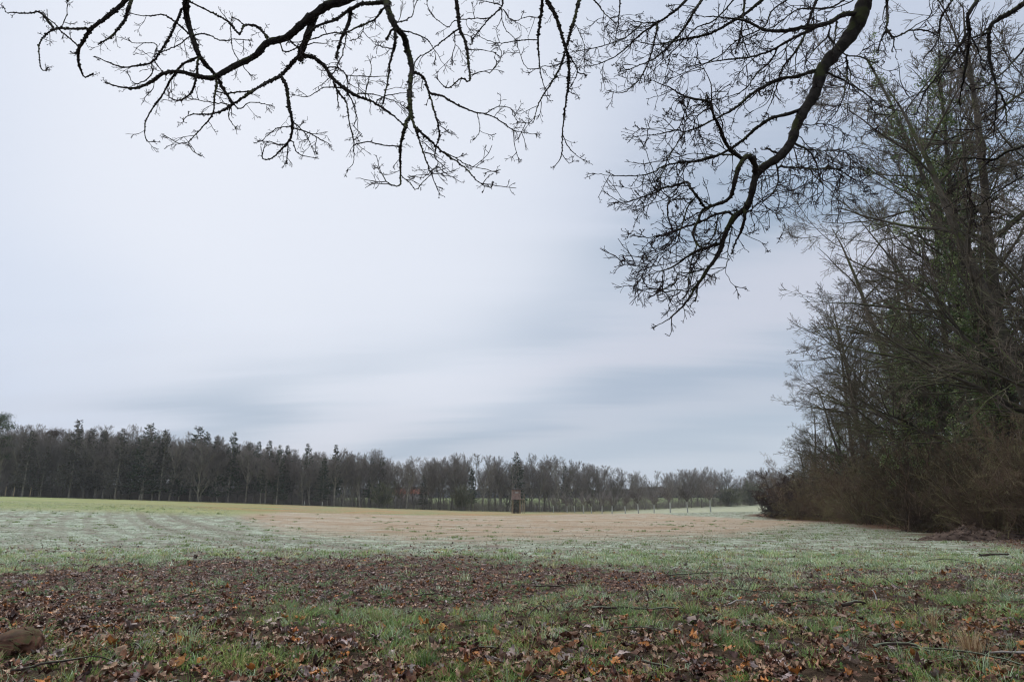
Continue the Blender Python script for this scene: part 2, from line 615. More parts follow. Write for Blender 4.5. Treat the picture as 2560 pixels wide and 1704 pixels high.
def zones(x, y):
    """weights of what covers the ground"""
    az = np.arctan2(x, np.maximum(y, 0.01))
    lr = np.log(np.hypot(x, y) + 1e-6)
    wob = (fnoise(x * 0.9, y * 0.9, 5) - 0.5) * 0.34 * np.clip(12 / np.hypot(x, y), 0.1, 1.0)
    l2 = lr + wob
    back = y < 1.0
    leaf = sm(-0.07, 0.07, l2 - E_GRASS(az)) * (1 - sm(-0.08, 0.14, l2 - E_LEAF(az)))
    leaf = np.where(back, 0, leaf)
    grass = np.where(back, 1, 1 - sm(-0.07, 0.07, l2 - E_GRASS(az)))
    stub = sm(-0.38, 0.22, l2 + wob * 0.8 - E_STUB0(az)) * (1 - sm(-0.03, 0.03, l2 - E_STUB1(az)))
    stub = np.where(back, 0, stub)
    far = np.where(back, 0, sm(-0.03, 0.05, lr - E_STRIP(az))) * sm(-0.62, -0.3, az)
    green = np.where(back, 0, sm(-0.12, 0.10, lr + wob * 0.4 - E_FROSTFAR(az)) * (az < math.atan2(-560, 1700)))
    ins = wood_side(x, y)
    litter = sm(-2.2, 0.2, ins + (fnoise(x * 0.4, y * 0.4, 9) - 0.5) * 3.0) * (y > -30)
    return dict(leaf=leaf, grass=grass, stub=stub, far=far, green=green, litter=litter)


def relief(x, y):
    d = np.hypot(x, y)
    n = 0.10 * (fnoise(x * 0.35, y * 0.35, 1) - 0.5) + 0.05 * (fnoise(x * 1.6, y * 1.6, 2) - 0.5)
    n = n + 0.045 * (fnoise(x * 6.5, y * 6.5, 3, 2) - 0.5) * np.clip(1.4 - d / 30, 0, 1)
    return n * np.clip(1.3 - d / 120, 0.25, 1)


def Z(x, y):
    return Z0(x, y) + relief(np.asarray(x, float), np.asarray(y, float))


def arc_fit():
    q = hit([(385, 1279), (396, 1292), (450, 1314), (560, 1340), (760, 1368)])[:, :2]
    A = np.column_stack([2 * q, np.ones(len(q))])
    s = np.linalg.lstsq(A, (q ** 2).sum(1), rcond=None)[0]
    return float(s[0]), float(s[1]), float(math.sqrt(s[2] + s[0] ** 2 + s[1] ** 2))


ARC = arc_fit()


def ground():
    n = 540
    t = np.linspace(-1, 1, n)
    a = 1.1
    T = math.asinh(1100 / a)
    xs = a * np.sinh(t * T)
    t2 = np.linspace(-0.62, 1, n + 160)
    ys = a * np.sinh(t2 * T) + 3.0
    X, Y = np.meshgrid(xs, ys)
    H = Z(X, Y)
    V = np.stack([X, Y, H], -1).reshape(-1, 3)
    i = np.arange(len(ys) - 1)[:, None] * n + np.arange(n - 1)[None]
    Fq = np.stack([i, i + 1, i + n + 1, i + n], -1).reshape(-1, 4)
    z = zones(X.ravel(), Y.ravel())
    m, nt, b = new_mat('field_ground')
    tc = mnode(nt, 'ShaderNodeTexCoord').outputs['Object']

    def at(nm):
        return mnode(nt, 'ShaderNodeAttribute', attribute_name=nm).outputs['Fac']
    n_big = m_noise(nt, 0.12, 3, 0.5, tc)
    n_mid = m_noise(nt, 0.9, 5, 0.65, tc)
    n_fine = m_noise(nt, 9.0, 6, 0.7, tc)
    n_grit = m_noise(nt, 45.0, 3, 0.7, tc)
    mp = mnode(nt, 'ShaderNodeMapping')
    mp.inputs['Rotation'].default_value = (0, 0, RAD(8))
    mp.inputs['Scale'].default_value = (0.03, 0.55, 1)
    nt.links.new(tc, mp.inputs[0])
    n_row = m_noise(nt, 1.0, 4, 0.6, mp.outputs[0])
    mp2 = mnode(nt, 'ShaderNodeMapping')
    mp2.inputs['Rotation'].default_value = (0, 0, RAD(-32))
    mp2.inputs['Scale'].default_value = (0.05, 1.1, 1)
    nt.links.new(tc, mp2.inputs[0])
    n_row2 = m_noise(nt, 1.0, 4, 0.6, mp2.outputs[0])
    # drill rows and wheel tracks sweep round in arcs
    vd = mnode(nt, 'ShaderNodeVectorMath', operation='DISTANCE')
    fl = mnode(nt, 'ShaderNodeVectorMath', operation='MULTIPLY')
    nt.links.new(tc, fl.inputs[0])
    fl.inputs[1].default_value = (1, 1, 0)
    nt.links.new(fl.outputs[0], vd.inputs[0])
    vd.inputs[1].default_value = (ARC[0], ARC[1], 0)
    ph = m_math(nt, 'ADD', m_math(nt, 'MULTIPLY', vd.outputs['Value'], 2 * math.pi / 1.15), m_math(nt, 'MULTIPLY', n_mid, 4.0))
    arc = m_range(nt, m_math(nt, 'SINE', ph), 0.1, 1.0, 0.0, 0.46)
    tk = m_math(nt, 'ABSOLUTE', m_math(nt, 'SUBTRACT', m_math(nt, 'ABSOLUTE', m_math(nt, 'SUBTRACT', vd.outputs['Value'], ARC[2])), 1.0))
    arc = m_math(nt, 'MAXIMUM', arc, m_range(nt, tk, 0.5, 0.15, 0.0, 0.8))
    # frosted young crop and grass (the default cover)
    soil = m_mix(nt, m_range(nt, n_fine, 0.3, 0.7), (0.075, 0.045, 0.036), (0.22, 0.16, 0.135))
    frost = m_mix(nt, m_range(nt, n_fine, 0.35, 0.65), (0.19, 0.235, 0.14), (0.50, 0.55, 0.47))
    crop = m_mix(nt, m_range(nt, n_mid, 0.32, 0.6, 0.15, 1.0), soil, frost)
    crop = m_mix(nt, m_math(nt, 'MULTIPLY', arc, m_range(nt, n_mid, 0.35, 0.65, 0.15, 1.0)), crop, (0.13, 0.09, 0.072))
    crop = m_mix(nt, m_range(nt, n_grit, 0.56, 0.7, 0, 0.3), crop, (0.12, 0.085, 0.07))
    crop = m_mix(nt, m_range(nt, n_row2, 0.52, 0.7, 0, 0.35), crop, (0.2, 0.16, 0.12))
    # stubble with rime
    stub = m_mix(nt, m_range(nt, n_row, 0.35, 0.62), (0.26, 0.19, 0.125), (0.42, 0.34, 0.255))
    stub = m_mix(nt, m_range(nt, n_mid, 0.42, 0.7, 0, 0.7), stub, (0.43, 0.43, 0.37))
    stub = m_mix(nt, m_range(nt, n_big, 0.42, 0.62, 0, 0.45), stub, (0.30, 0.20, 0.12))
    stub = m_mix(nt, m_range(nt, n_grit, 0.5, 0.68, 0, 0.45), stub, (0.2, 0.14, 0.1))
    stub = m_mix(nt, m_range(nt, n_row, 0.54, 0.64, 0, 0.6), stub, (0.2, 0.19, 0.12))
    c = m_mix(nt, at('stub'), crop, stub)
    # unfrosted green and straw strip along the far edge
    green = m_mix(nt, m_range(nt, n_big, 0.35, 0.65), (0.20, 0.24, 0.10), (0.28, 0.29, 0.14))
    green = m_mix(nt, m_range(nt, n_mid, 0.5, 0.75, 0, 0.6), green, (0.3, 0.24, 0.12))
    c = m_mix(nt, at('green'), c, green)
    strip = m_mix(nt, m_range(nt, n_big, 0.4, 0.6), (0.30, 0.19, 0.09), (0.20, 0.22, 0.10))
    c = m_mix(nt, m_math(nt, 'MULTIPLY', at('far'), m_range(nt, n_mid, 0.25, 0.6, 0.35, 0.95)), c, strip)
    # meadow rise beyond the little trees
    mead = m_mix(nt, m_range(nt, n_mid, 0.35, 0.65), (0.25, 0.26, 0.16), (0.36, 0.36, 0.27))
    c = m_mix(nt, at('mead'), c, mead)
    c = m_mix(nt, at('beyond'), c, m_mix(nt, m_range(nt, n_big, 0.35, 0.65), (0.09, 0.115, 0.045), (0.13, 0.15, 0.065)))
    # leaf band and near turf: bare earth shows between what lies and grows there
    mud = m_mix(nt, m_range(nt, n_fine, 0.35, 0.65), (0.045, 0.026, 0.02), (0.14, 0.088, 0.07))
    c = m_mix(nt, at('leaf'), c, mud)
    turf = m_mix(nt, m_range(nt, n_fine, 0.35, 0.65), (0.035, 0.024, 0.016), (0.09, 0.062, 0.042))
    c = m_mix(nt, at('grass'), c, turf)
    litter = m_mix(nt, m_range(nt, n_fine, 0.3, 0.7), (0.05, 0.028, 0.018), (0.16, 0.095, 0.06))
    c = m_mix(nt, at('litter'), c, litter)
    nt.links.new(c, b.inputs['Base Color'])
    b.inputs['Roughness'].default_value = 0.95
    b.inputs['Specular IOR Level'].default_value = 0.05
    bp = mnode(nt, 'ShaderNodeBump')
    bp.inputs['Strength'].default_value = 1.0
    bp.inputs['Distance'].default_value = 0.08
    nt.links.new(m_math(nt, 'ADD', n_fine, m_math(nt, 'MULTIPLY', n_grit, 0.35)), bp.inputs['Height'])
    nt.links.new(bp.outputs[0], b.inputs['Normal'])
    me = make_mesh('field', V, [Fq], m, smooth=True)
    x, y = X.ravel(), Y.ravel()
    az = np.arctan2(x, np.maximum(y, 0.01))
    z['mead'] = np.clip(sm(0.12, 0.2, az) * sm(math.log(95), math.log(118), np.log(np.hypot(x, y) + 1e-6)), 0, 1) * (y > 1)
    z['beyond'] = sm(0, 12, y - np.interp(x, [-60, -8, 20, 50, 95, 140], [160, 180, 195, 225, 268, 320]))
    for k, v in z.items():
        a_ = me.attributes.new(k, 'FLOAT', 'POINT')
        a_.data.foreach_set('value', np.asarray(v, np.float32))
    o = obj('field', me)
    tag(o, 'wide winter field with frosted crop, pale stubble and brown leaf litter', 'field', kind='structure')
    return o


ground()

# ------------------------------------------------------------------ grass, leaves and low plants (uncountable)
def scatter(r, n, ymin, ymax, power=1.0, xw=1.05):
    """random ground points in a wedge ahead of the camera, n in all"""
    u = r.uniform(0, 1, n)
    Y = (ymin ** (2 - power) + u * (ymax ** (2 - power) - ymin ** (2 - power))) ** (1 / (2 - power)) if power != 2 else ymin * (ymax / ymin) ** u
    X = r.uniform(-xw, xw, n) * (Y + 0.6)
    return X, Y


def blades(g, r, X, Y, h, w, lean, col, tipcol, z=None):
    n = len(X)
    z = Z(X, Y) if z is None else z
    B = np.stack([X, Y, z - 0.005], 1)
    a = r.uniform(0, 2 * math.pi, n)
    side = np.stack([np.cos(a), np.sin(a), np.zeros(n)], 1)
    b = r.uniform(0, 2 * math.pi, n)
    out = np.stack([np.cos(b), np.sin(b), np.zeros(n)], 1) if np.isscalar(lean) else lean
    if np.isscalar(lean):
        out = out * (lean * r.uniform(0.2, 1.5, n))[:, None]
    up = np.array([0, 0, 1.0])
    M = B + out * (h * 0.35)[:, None] + up * (h * 0.6)[:, None]
    ln = np.linalg.norm(out, axis=1)
    T = B + out * (h * 1.1)[:, None] + up * (h * np.clip(1.0 - 0.35 * ln ** 2, 0.25, 1))[:, None]
    s = side * (w / 2)[:, None]
    V = np.stack([B - s, B + s, M + s * 0.8, M - s * 0.8, T], 1).reshape(-1, 3)
    i = np.arange(n)[:, None] * 5
    C = np.stack([col, col, (col + tipcol) / 2, (col + tipcol) / 2, tipcol], 1).reshape(-1, 3)
    g.add(V, [i + np.array([0, 1, 2, 3]), i + np.array([3, 2, 4])], C)


def pick(r, pal, n, jit=0.15, p=None):
    pal = np.asarray(pal, float)
    c = pal[r.choice(len(pal), n, p=p)]
    return c * r.uniform(1 - jit, 1 + jit, (n, 1))


def near_grass():
    r = np.random.default_rng(3)
    g = Geo()
    # tufts in the foreground turf
    cx, cy = scatter(r, 17500, 3.4, 21, 0.95)
    zn = zones(cx, cy)
    dens = fnoise(cx * 1.3, cy * 1.3, 21)
    p = zn['grass'] * np.clip((dens - 0.33) * 5.0, 0.08, 1.0) * (fnoise(cx * 3.5, cy * 3.5, 27, 2) > 0.40) + zn['leaf'] * 0.035
    p += (1 - zn['grass'] - zn['leaf']).clip(0, 1) * 0.9 * np.clip((20 - cy) / 8, 0, 1)
    p *= (1 - 0.92 * zn['litter'])
    k = r.uniform(0, 1, len(cx)) < p
    cx, cy = cx[k], cy[k]
    nb = r.integers(16, 34, len(cx))
    ti = np.repeat(np.arange(len(cx)), nb)
    n = len(ti)
    rr = np.abs(r.normal(0, 0.045, n)) * (1 + cy[ti] / 18)
    aa = r.uniform(0, 2 * math.pi, n)
    X, Y = cx[ti] + rr * np.cos(aa), cy[ti] + rr * np.sin(aa)
    th = r.uniform(0.45, 1.1, len(cx)) * (0.6 + 1.1 * fnoise(cx * 3.1, cy * 3.1, 23) ** 1.5 * 1.6)
    h = r.uniform(0.045, 0.105, n) * th[ti] * (1 + 0.25 * (dens[k][ti] > 0.6))
    w = r.uniform(0.0032, 0.0058, n) * (1 + np.maximum(0, cy[ti] - 6) / 6)
    lean = np.stack([np.cos(aa), np.sin(aa), 0 * aa], 1) * (np.where(r.uniform(0, 1, n) < 0.35, r.uniform(1.2, 2.2, n), r.uniform(0.15, 1.0, n)))[:, None]
    fr = np.clip((Y - 4) / 8, 0.12, 1)[:, None]
    hue = r.uniform(0, 1, len(cx))[ti][:, None]
    pal = np.array([(0.09, 0.17, 0.035), (0.15, 0.25, 0.055), (0.24, 0.30, 0.07), (0.32, 0.29, 0.10), (0.32, 0.40, 0.25)])
    tc_ = pal[r.choice(5, len(cx), p=[.25, .3, .22, .09, .14])][ti]
    frost = np.array([0.68, 0.74, 0.62])
    straw = np.array([0.34, 0.24, 0.12])
    base = tc_ * r.uniform(0.7, 1.3, (n, 1))
    isst = r.uniform(0, 1, (n, 1)) < 0.12
    base = np.where(isst, straw, base)
    tf = (r.uniform(0, 1, len(cx)) ** 1.5)[ti][:, None]
    ff = fr * r.uniform(0.1, 1.0, (n, 1)) * (0.35 + 0.9 * tf).clip(0, 1)
    tip = base * (1 - ff) + frost * ff
    low = base * (1 - ff * 0.4) + frost * ff * 0.4
    blades(g, r, X, Y, h, w, lean, low, tip)
    o = obj('grass', g.mesh('grass', M_GRASS))
    tag(o, 'short green and frosted grass covering the ground nearest the viewer', 'grass', kind='stuff')


def mid_grass():
    r = np.random.default_rng(4)
    g = Geo()
    n = 540000
    X, Y = scatter(r, n, 11, 95, 1.5)
    zn = zones(X, Y)
    dens = fnoise(X * 0.7, Y * 0.7, 31)
    p = (1 - zn['leaf'] * 0.96 - zn['grass']).clip(0, 1)
    fine = fnoise(X * 3.2, Y * 2.2, 33, 2)
    ra = np.hypot(X - ARC[0], Y - ARC[1])
    rows = np.sin(ra * 2 * math.pi / 1.15 + 4.0 * (dens - 0.5) + 1.5)
    p = p * (1 - 0.80 * zn['stub']) * np.clip((dens - 0.22) * 3, 0.25, 1) * (1 - zn['litter']) * np.clip((fine - 0.40) * 5, 0.08, 1) * np.clip(1 - 0.35 * (rows > 0.3) * (X < 4), 0.2, 1)
    k = r.uniform(0, 1, n) < p
    X, Y = X[k], Y[k]
    n = len(X)
    st = zn['stub'][k]
    right = sm(-0.25, 0.25, X / Y)
    h = r.uniform(0.015, 0.05, n) * (1 + 0.4 * right)
    w = r.uniform(0.006, 0.013, n) * (1 + Y / 22)
    frost = pick(r, [(0.38, 0.42, 0.35), (0.50, 0.53, 0.47), (0.24, 0.29, 0.18), (0.14, 0.18, 0.07)], n, 0.15)
    gr = pick(r, [(0.25, 0.31, 0.18), (0.36, 0.41, 0.31), (0.16, 0.20, 0.08), (0.27, 0.22, 0.12)], n, 0.15)
    straw = pick(r, [(0.50, 0.40, 0.29), (0.58, 0.49, 0.39), (0.26, 0.18, 0.12)], n, 0.15)
    c = frost * (1 - right[:, None]) + gr * right[:, None]
    c = np.where((r.uniform(0, 1, n) < st)[:, None], straw, c)
    blades(g, r, X, Y, h, w, 1.6, c * 0.85, c)
    # greener, taller tufts dotted over the field
    cx, cy = scatter(r, 1150, 13, 70, 1.2)
    zn = zones(cx, cy)
    k = (fnoise(cx * 0.25, cy * 0.25, 44) > 0.5) & (zn['leaf'] < 0.4) & (zn['litter'] < 0.3)
    cx, cy = cx[k], cy[k]
    ti = np.repeat(np.arange(len(cx)), 26)
    aa = r.uniform(0, 2 * math.pi, len(ti))
    rr = np.abs(r.normal(0, 0.10, len(ti)))
    X, Y = cx[ti] + rr * np.cos(aa) * 1.5, cy[ti] + rr * np.sin(aa)
    c = pick(r, [(0.12, 0.19, 0.05), (0.2, 0.26, 0.1), (0.3, 0.33, 0.2)], len(ti))
    blades(g, r, X, Y, r.uniform(0.05, 0.12, len(ti)), r.uniform(0.006, 0.012, len(ti)) * (1 + cy[ti] / 25), 0.8, c, c * 1.2)
    o = obj('frosted_crop', g.mesh('frosted_crop', M_GRASS))
    tag(o, 'low frosted crop and grass growing across the middle of the field', 'crop', kind='stuff')


def leaf_template(kind, curl, fold):
    """lobed outline from stalk to tip; returns verts, tris, quads"""
    if kind == 0:      # oak, rounded lobes
        t = np.array([0, .08, .2, .28, .38, .46, .58, .66, .78, .86, 1.0])
        w = np.array([.01, .05, .20, .10, .30, .15, .36, .18, .28, .16, 0.02])
    elif kind == 1:    # maple-like, pointed lobes
        t = np.array([0, .05, .12, .3, .36, .5, .62, .66, .82, .86, 1.0])
        w = np.array([.01, .12, .34, .18, .52, .2, .34, .16, .2, .09, .01])
    else:              # plain curled leaf
        t = np.array([0, .1, .2, .3, .4, .5, .6, .7, .8, .9, 1.0])
        w = np.array([.02, .1, .18, .24, .28, .29, .28, .24, .18, .1, .01])
    n = len(t)
    mid = np.stack([t - .5, 0 * t, 0 * t], 1)
    A, B = mid.copy(), mid.copy()
    A[:, 1] = w
    B[:, 1] = -w
    out = []
    for Q in (A, mid, B):
        z = curl * (Q[:, 0] ** 2) * 2.2 + fold * np.abs(Q[:, 1]) + 0.10 * np.sin(Q[:, 0] * 14 + Q[:, 1] * 9)
        out.append(np.column_stack([Q[:, :2], z]))
    V = np.concatenate(out)
    i = np.arange(n - 1)
    q = np.concatenate([np.stack([i + n, i + n + 1, i + 1, i], 1), np.stack([i + 2 * n, i + 2 * n + 1, i + n + 1, i + n], 1)])
    return V, q


def put_leaves(g, r, X, Y, size, cols, lift, tilt):
    temps = [leaf_template(k, c, f) for k, c, f in ((0, .35, .3), (0, -.25, -.4), (1, .3, .5), (2, .6, .7), (0, .7, .1), (1, -.35, .25), (2, -.5, -.6))]
    which = r.integers(0, len(temps), len(X))
    z = Z(X, Y)
    for k, (V, q) in enumerate(temps):
        m = np.where(which == k)[0]
        if not len(m):
            continue
        n = len(m)
        a = r.uniform(0, 2 * math.pi, n)
        tx, ty = r.normal(0, 1, n) * tilt[m], r.normal(0, 1, n) * tilt[m]
        ca, sa = np.cos(a), np.sin(a)
        ex = np.stack([ca, sa, tx], 1)
        ex = norm(ex)
        ey = np.stack([-sa, ca, ty], 1)
        ey = norm(ey - (ey * ex).sum(1, keepdims=True) * ex)
        ez = np.cross(ex, ey)
        s = size[m][:, None, None]
        sq = r.uniform(0.6, 1.25, (n, 1, 1))
        sz = r.uniform(0.4, 1.5, (n, 1, 1))
        P = (V[None, :, 0:1] * ex[:, None] + V[None, :, 1:2] * sq * ey[:, None] + V[None, :, 2:3] * sz * ez[:, None]) * s
        P = P + r.normal(0, 0.045, P.shape) * s
        P = P + np.stack([X[m], Y[m], z[m] + lift[m] + size[m] * 0.08], 1)[:, None]
        i = (np.arange(n) * len(V))[:, None, None] + q[None]
        g.add(P.reshape(-1, 3), [i.reshape(-1, 4)], np.repeat(cols[m], len(V), 0))


LEAFPAL = [(0.12, 0.058, 0.036), (0.20, 0.095, 0.052), (0.06, 0.030, 0.024), (0.27, 0.17, 0.11), (0.34, 0.13, 0.035), (0.27, 0.205, 0.19), (0.15, 0.066, 0.045)]
LEAFP = [.25, .22, .17, .11, .07, .06, .12]


def leaf_litter():
    r = np.random.default_rng(8)
    g = Geo()
    X, Y = scatter(r, 118000, 3.4, 26, 1.3)
    zn = zones(X, Y)
    patch = fnoise(X * 0.8, Y * 0.8, 61)
    p = zn['leaf'] * 0.9 + zn['grass'] * np.clip((patch - 0.22) * 1.7, 0.2, 0.95)
    rest = (1 - zn['leaf'] - zn['grass']).clip(0, 1)
    p += rest * np.clip(0.30 - (Y - 14) * 0.03, 0.012, 0.3)
    p += zn['litter'] * 0.9
    k = r.uniform(0, 1, len(X)) < p
    X, Y = X[k], Y[k]
    n = len(X)
    cols = pick(r, LEAFPAL, n, 0.3, LEAFP)
    fr = (r.uniform(0, 1, n) < np.clip((Y - 5) / 14, 0.05, 0.5))[:, None]
    cols = np.where(fr, cols * 0.6 + np.array([0.11, 0.10, 0.095]), cols)
    size = np.where(r.uniform(0, 1, n) < np.clip((Y - 4) / 6, 0.15, 0.6), r.uniform(0.022, 0.05, n), r.uniform(0.05, 0.095, n)) * np.where(r.uniform(0, 1, n) < 0.1, 1.35, 1.0)
    size = size * np.where(Y < 7.5, 1.25, 1.0)
    ing = zn['grass'][k]
    put_leaves(g, r, X, Y, size, cols, r.uniform(0.0, 0.03, n) * (0.4 + ing * 1.1), np.where(r.uniform(0, 1, n) < 0.12, 0.7, 0.14 + 0.14 * ing))
    o = obj('fallen_leaves', g.mesh('fallen_leaves', M_LEAF))
    tag(o, 'brown fallen oak leaves strewn in a dense band over bare earth and turf', 'leaves', kind='stuff')


def weeds():
    """little broad-leaved green plants in the leaf band"""
    r = np.random.default_rng(9)
    g = Geo()
    cx, cy = scatter(r, 9000, 4.5, 24, 1.3)
    zn = zones(cx, cy)
    k = r.uniform(0, 1, len(cx)) < (zn['leaf'] * 0.95 + 0.12) * np.clip((fnoise(cx * 0.9, cy * 0.9, 71) - .3) * 3, 0, 1)
    cx, cy = cx[k], cy[k]
    ti = np.repeat(np.arange(len(cx)), 9)
    n = len(ti)
    aa, rr = r.uniform(0, 2 * math.pi, n), r.uniform(0.005, 0.06, n)
    X, Y = cx[ti] + rr * np.cos(aa), cy[ti] + rr * np.sin(aa)
    fr = np.clip((Y - 5) / 14, 0.1, 0.8)[:, None] * r.uniform(0.3, 1, (n, 1))
    c = pick(r, [(0.09, 0.17, 0.04), (0.15, 0.2, 0.05), (0.08, 0.14, 0.06)], n) * (1 - fr) + np.array([0.36, 0.42, 0.33]) * fr
    put_leaves(g, r, X, Y, r.uniform(0.018, 0.042, n), c, r.uniform(0.008, 0.035, n), np.full(n, 0.5))
    o = obj('weeds', g.mesh('weeds', M_GRASS))
    tag(o, 'tiny green broad leaved seedlings dotted through the brown leaf band', 'weeds', kind='stuff')


near_grass()
mid_grass()
leaf_litter()
weeds()


# ------------------------------------------------------------------ sticks, stone, heap, tufts
def stick(px, py, length, bearing, rad, label, ups=3, mat=None, arch=0.06, seed=0, name='fallen_branch', bend=0.16):
    r = np.random.default_rng(1000 + seed)
    p = hit([(px, py)])[0]
    zg = float(Z(p[0], p[1]))
    a = RAD(bearing)
    d = np.array([[math.cos(a), math.sin(a), 0.0]])
    K = 12
    P, Q = sweep(r, np.zeros((1, 3)), d, np.array([length]), K, bend, (0, 0, 0), 0)
    P[:, :, 2] = 0
    P -= P.mean(1, keepdims=True)
    t = np.linspace(0, 1, K + 1)
    wx, wy = P[0, :, 0] + p[0], P[0, :, 1] + p[1]
    rad = rad * 1.05
    P[0, :, 2] = Z(wx, wy) - zg + rad * 0.7 + arch * np.sin(math.pi * t) + 0.04
    R = taper(np.array([rad]), rad * 0.35, K, 1) * r.uniform(0.85, 1.2, (1, K + 1))
    g = Geo()
    g.tubes(P, R, 6)
    root = empty(name, (p[0], p[1], zg))
    m = mat or M_STICK
    obj('stem', g.mesh('stem', m, True), root)
    if ups:
        S, C, L, Rc, pi = sprout(r, P, Q, R, ups, 0.1, 0.95, (35, 80), (0.25, 0.5), np.array([length]))
        if len(S):
            C[:, 2] = np.abs(C[:, 2]) * 0.8 + 0.25
            P2, Q2 = sweep(r, S, C, L, 7, 0.22, (0, 0, 1), 0.02)
            R2 = taper(np.maximum(Rc * 0.45, 0.003), 0.0016, 7, len(S))
            S, C, L, Rc, pi2 = sprout(r, P2, Q2, R2, 3, 0.2, 1, (30, 70), (0.25, 0.5), L)
            P3, Q3 = sweep(r, S, C, L, 4, 0.2)
            R3 = taper(np.full(len(S), 0.002), 0.0012, 4, len(S))
            for j in range(len(P2)):
                g2 = Geo()
                g2.tubes(P2[j:j + 1], R2[j:j + 1], 4)
                if (pi2 == j).any():
                    g2.tubes(P3[pi2 == j], R3[pi2 == j], 3)
                obj('side_twig', g2.mesh('side_twig', m), root)
    tag(root, label, 'branch', 'dead branches lying on the ground')


STICKS = [
    (1590, 1531, 1.0, 3, 0.017, 'thick dark crooked stick lying flat in the turf', 1, None, 0.02),
    (1600, 1608, 0.95, -6, 0.006, 'thin dark arched twig bowed over the grass', 2, None, 0.11),
    (1880, 1486, 1.0, 12, 0.010, 'dead branch with several upright forked twigs', 7, None, 0.03),
    (1790, 1440, 1.7, -3, 0.011, 'long straight thin branch lying where leaves meet frosted grass', 2, None, 0.02),
    (1850, 1508, 0.5, 30, 0.008, 'pale grey slanting stick beside the forked branch', 0, M_PALESTICK, 0.03),
    (2140, 1521, 0.5, 4, 0.022, 'short lichen crusted branch stub with pale knobbly end', 1, None, 0.03),
    (2000, 1515, 0.75, -6, 0.010, 'dark branch with lichen lying left of the lichen crusted stub', 3, None, 0.03),
    (2187, 1503, 0.24, 70, 0.009, 'bleached whitish bent twig standing on the leaves', 0, M_PALESTICK, 0.1),
    (535, 1445, 0.9, 160, 0.006, 'forked thin twig standing up from the leaf band', 5, None, 0.03),
    (470, 1455, 0.9, 176, 0.005, 'slender bowed twig touching the upright forked twig', 1, None, 0.03),
    (825, 1433, 0.8, -28, 0.009, 'black twig with three upright shoots in the leaf band', 7, None, 0.03),
    (1090, 1443, 0.9, 3, 0.006, 'pale thin stick lying across the brown leaf band', 1, None, 0.03),
    (500, 1502, 0.8, 5, 0.007, 'long thin twig on brown leaves at the edge of the turf', 1, None, 0.03),
    (1100, 1497, 0.7, 14, 0.008, 'dark stick half buried where the leaf band meets turf', 2, None, 0.03),
    (1210, 1566, 0.5, -25, 0.006, 'curved twig with an upright tip beside orange oak leaves', 3, None, 0.03),
    (1350, 1545, 0.35, 50, 0.008, 'small forked black twig standing in the turf', 3, None, 0.09),
    (170, 1695, 0.7, 6, 0.009, 'dark twig lying in front of the brown stone', 2, None, 0.05),
    (335, 1640, 0.3, -35, 0.010, 'short black stick end slanting in grass near the stone', 0, None, 0.03),
    (1215, 1640, 0.32, -4, 0.009, 'short pale brown stick among grass tufts and leaves', 0, None, 0.02),
    (2380, 1418, 1.1, -55, 0.009, 'slanting bare shoot leaning in the frosted grass', 2, None, 0.08),
    (2500, 1394, 1.3, 0, 0.030, 'dark broken branch by the earth heap', 0, None, 0.03),
    (2275, 1637, 0.75, -6, 0.014, 'greenish lichen branch lying across leaves in front of dry stalks', 3, None, 0.03),
    (2420, 1660, 1.0, -32, 0.010, 'long thin dark twig beneath the tuft of dry stalks', 4, None, 0.05),
    (2560, 1650, 0.8, 150, 0.013, 'pale broken stick on leaves at the rim of the turf', 0, M_PALESTICK, 0.03),
    (2210, 1480, 0.6, 120, 0.006, 'thorny dark shoot rising behind the bleached twig', 4, None, 0.12),
    (2280, 1560, 0.4, 80, 0.005, 'thin upright dark twig in the right hand leaf patch', 5, None, 0.12),
    (1640, 1680, 0.3, -55, 0.012, 'thick grey broken stick end lying on a tan leaf', 0, None, 0.02),
    (1400, 1470, 0.8, 2, 0.012, 'flat brown stick with lichen at the near rim of the leaf band', 1, None, 0.02),
]
for i, s in enumerate(STICKS):
    stick(*s[:5], s[5], s[6], s[7], s[8], seed=i)


def stone():
    import bmesh
    r = np.random.default_rng(14)
    p = hit([(22, 1648)])[0]
    bm = bmesh.new()
    q = norm(r.normal(0, 1, (30, 3)))
    q[:, 2] = np.where(q[:, 2] < -0.3, -0.3, q[:, 2])
    q *= np.array([0.29, 0.19, 0.20]) * r.uniform(0.85, 1.08, (30, 1))
    for v in q:
        bm.verts.new(v)
    bmesh.ops.convex_hull(bm, input=bm.verts)
    bmesh.ops.delete(bm, geom=[v for v in bm.verts if not v.link_faces], context='VERTS')
    bmesh.ops.bevel(bm, geom=bm.edges[:], offset=0.018, segments=2, affect='EDGES')
    bmesh.ops.triangulate(bm, faces=bm.faces[:])
    bmesh.ops.subdivide_edges(bm, edges=bm.edges[:], cuts=2, use_grid_fill=True)
    for v in bm.verts:
        n = float(fnoise(np.array(v.co.x * 14 + 3), np.array(v.co.y * 14 + v.co.z * 17), 3))
        v.co *= 1 + (n - 0.5) * 0.09
    for f in bm.faces:
        f.smooth = True
    me = bpy.data.meshes.new('stone')
    bm.to_mesh(me)
    bm.free()
    me.materials.append(M_STONE)
    o = obj('stone', me, loc=(p[0], p[1] + .12, float(Z(p[0], p[1])) + 0.03))
    tag(o, 'big rounded brown stone half sunk in leaves beside the turf', 'stone')


stone()


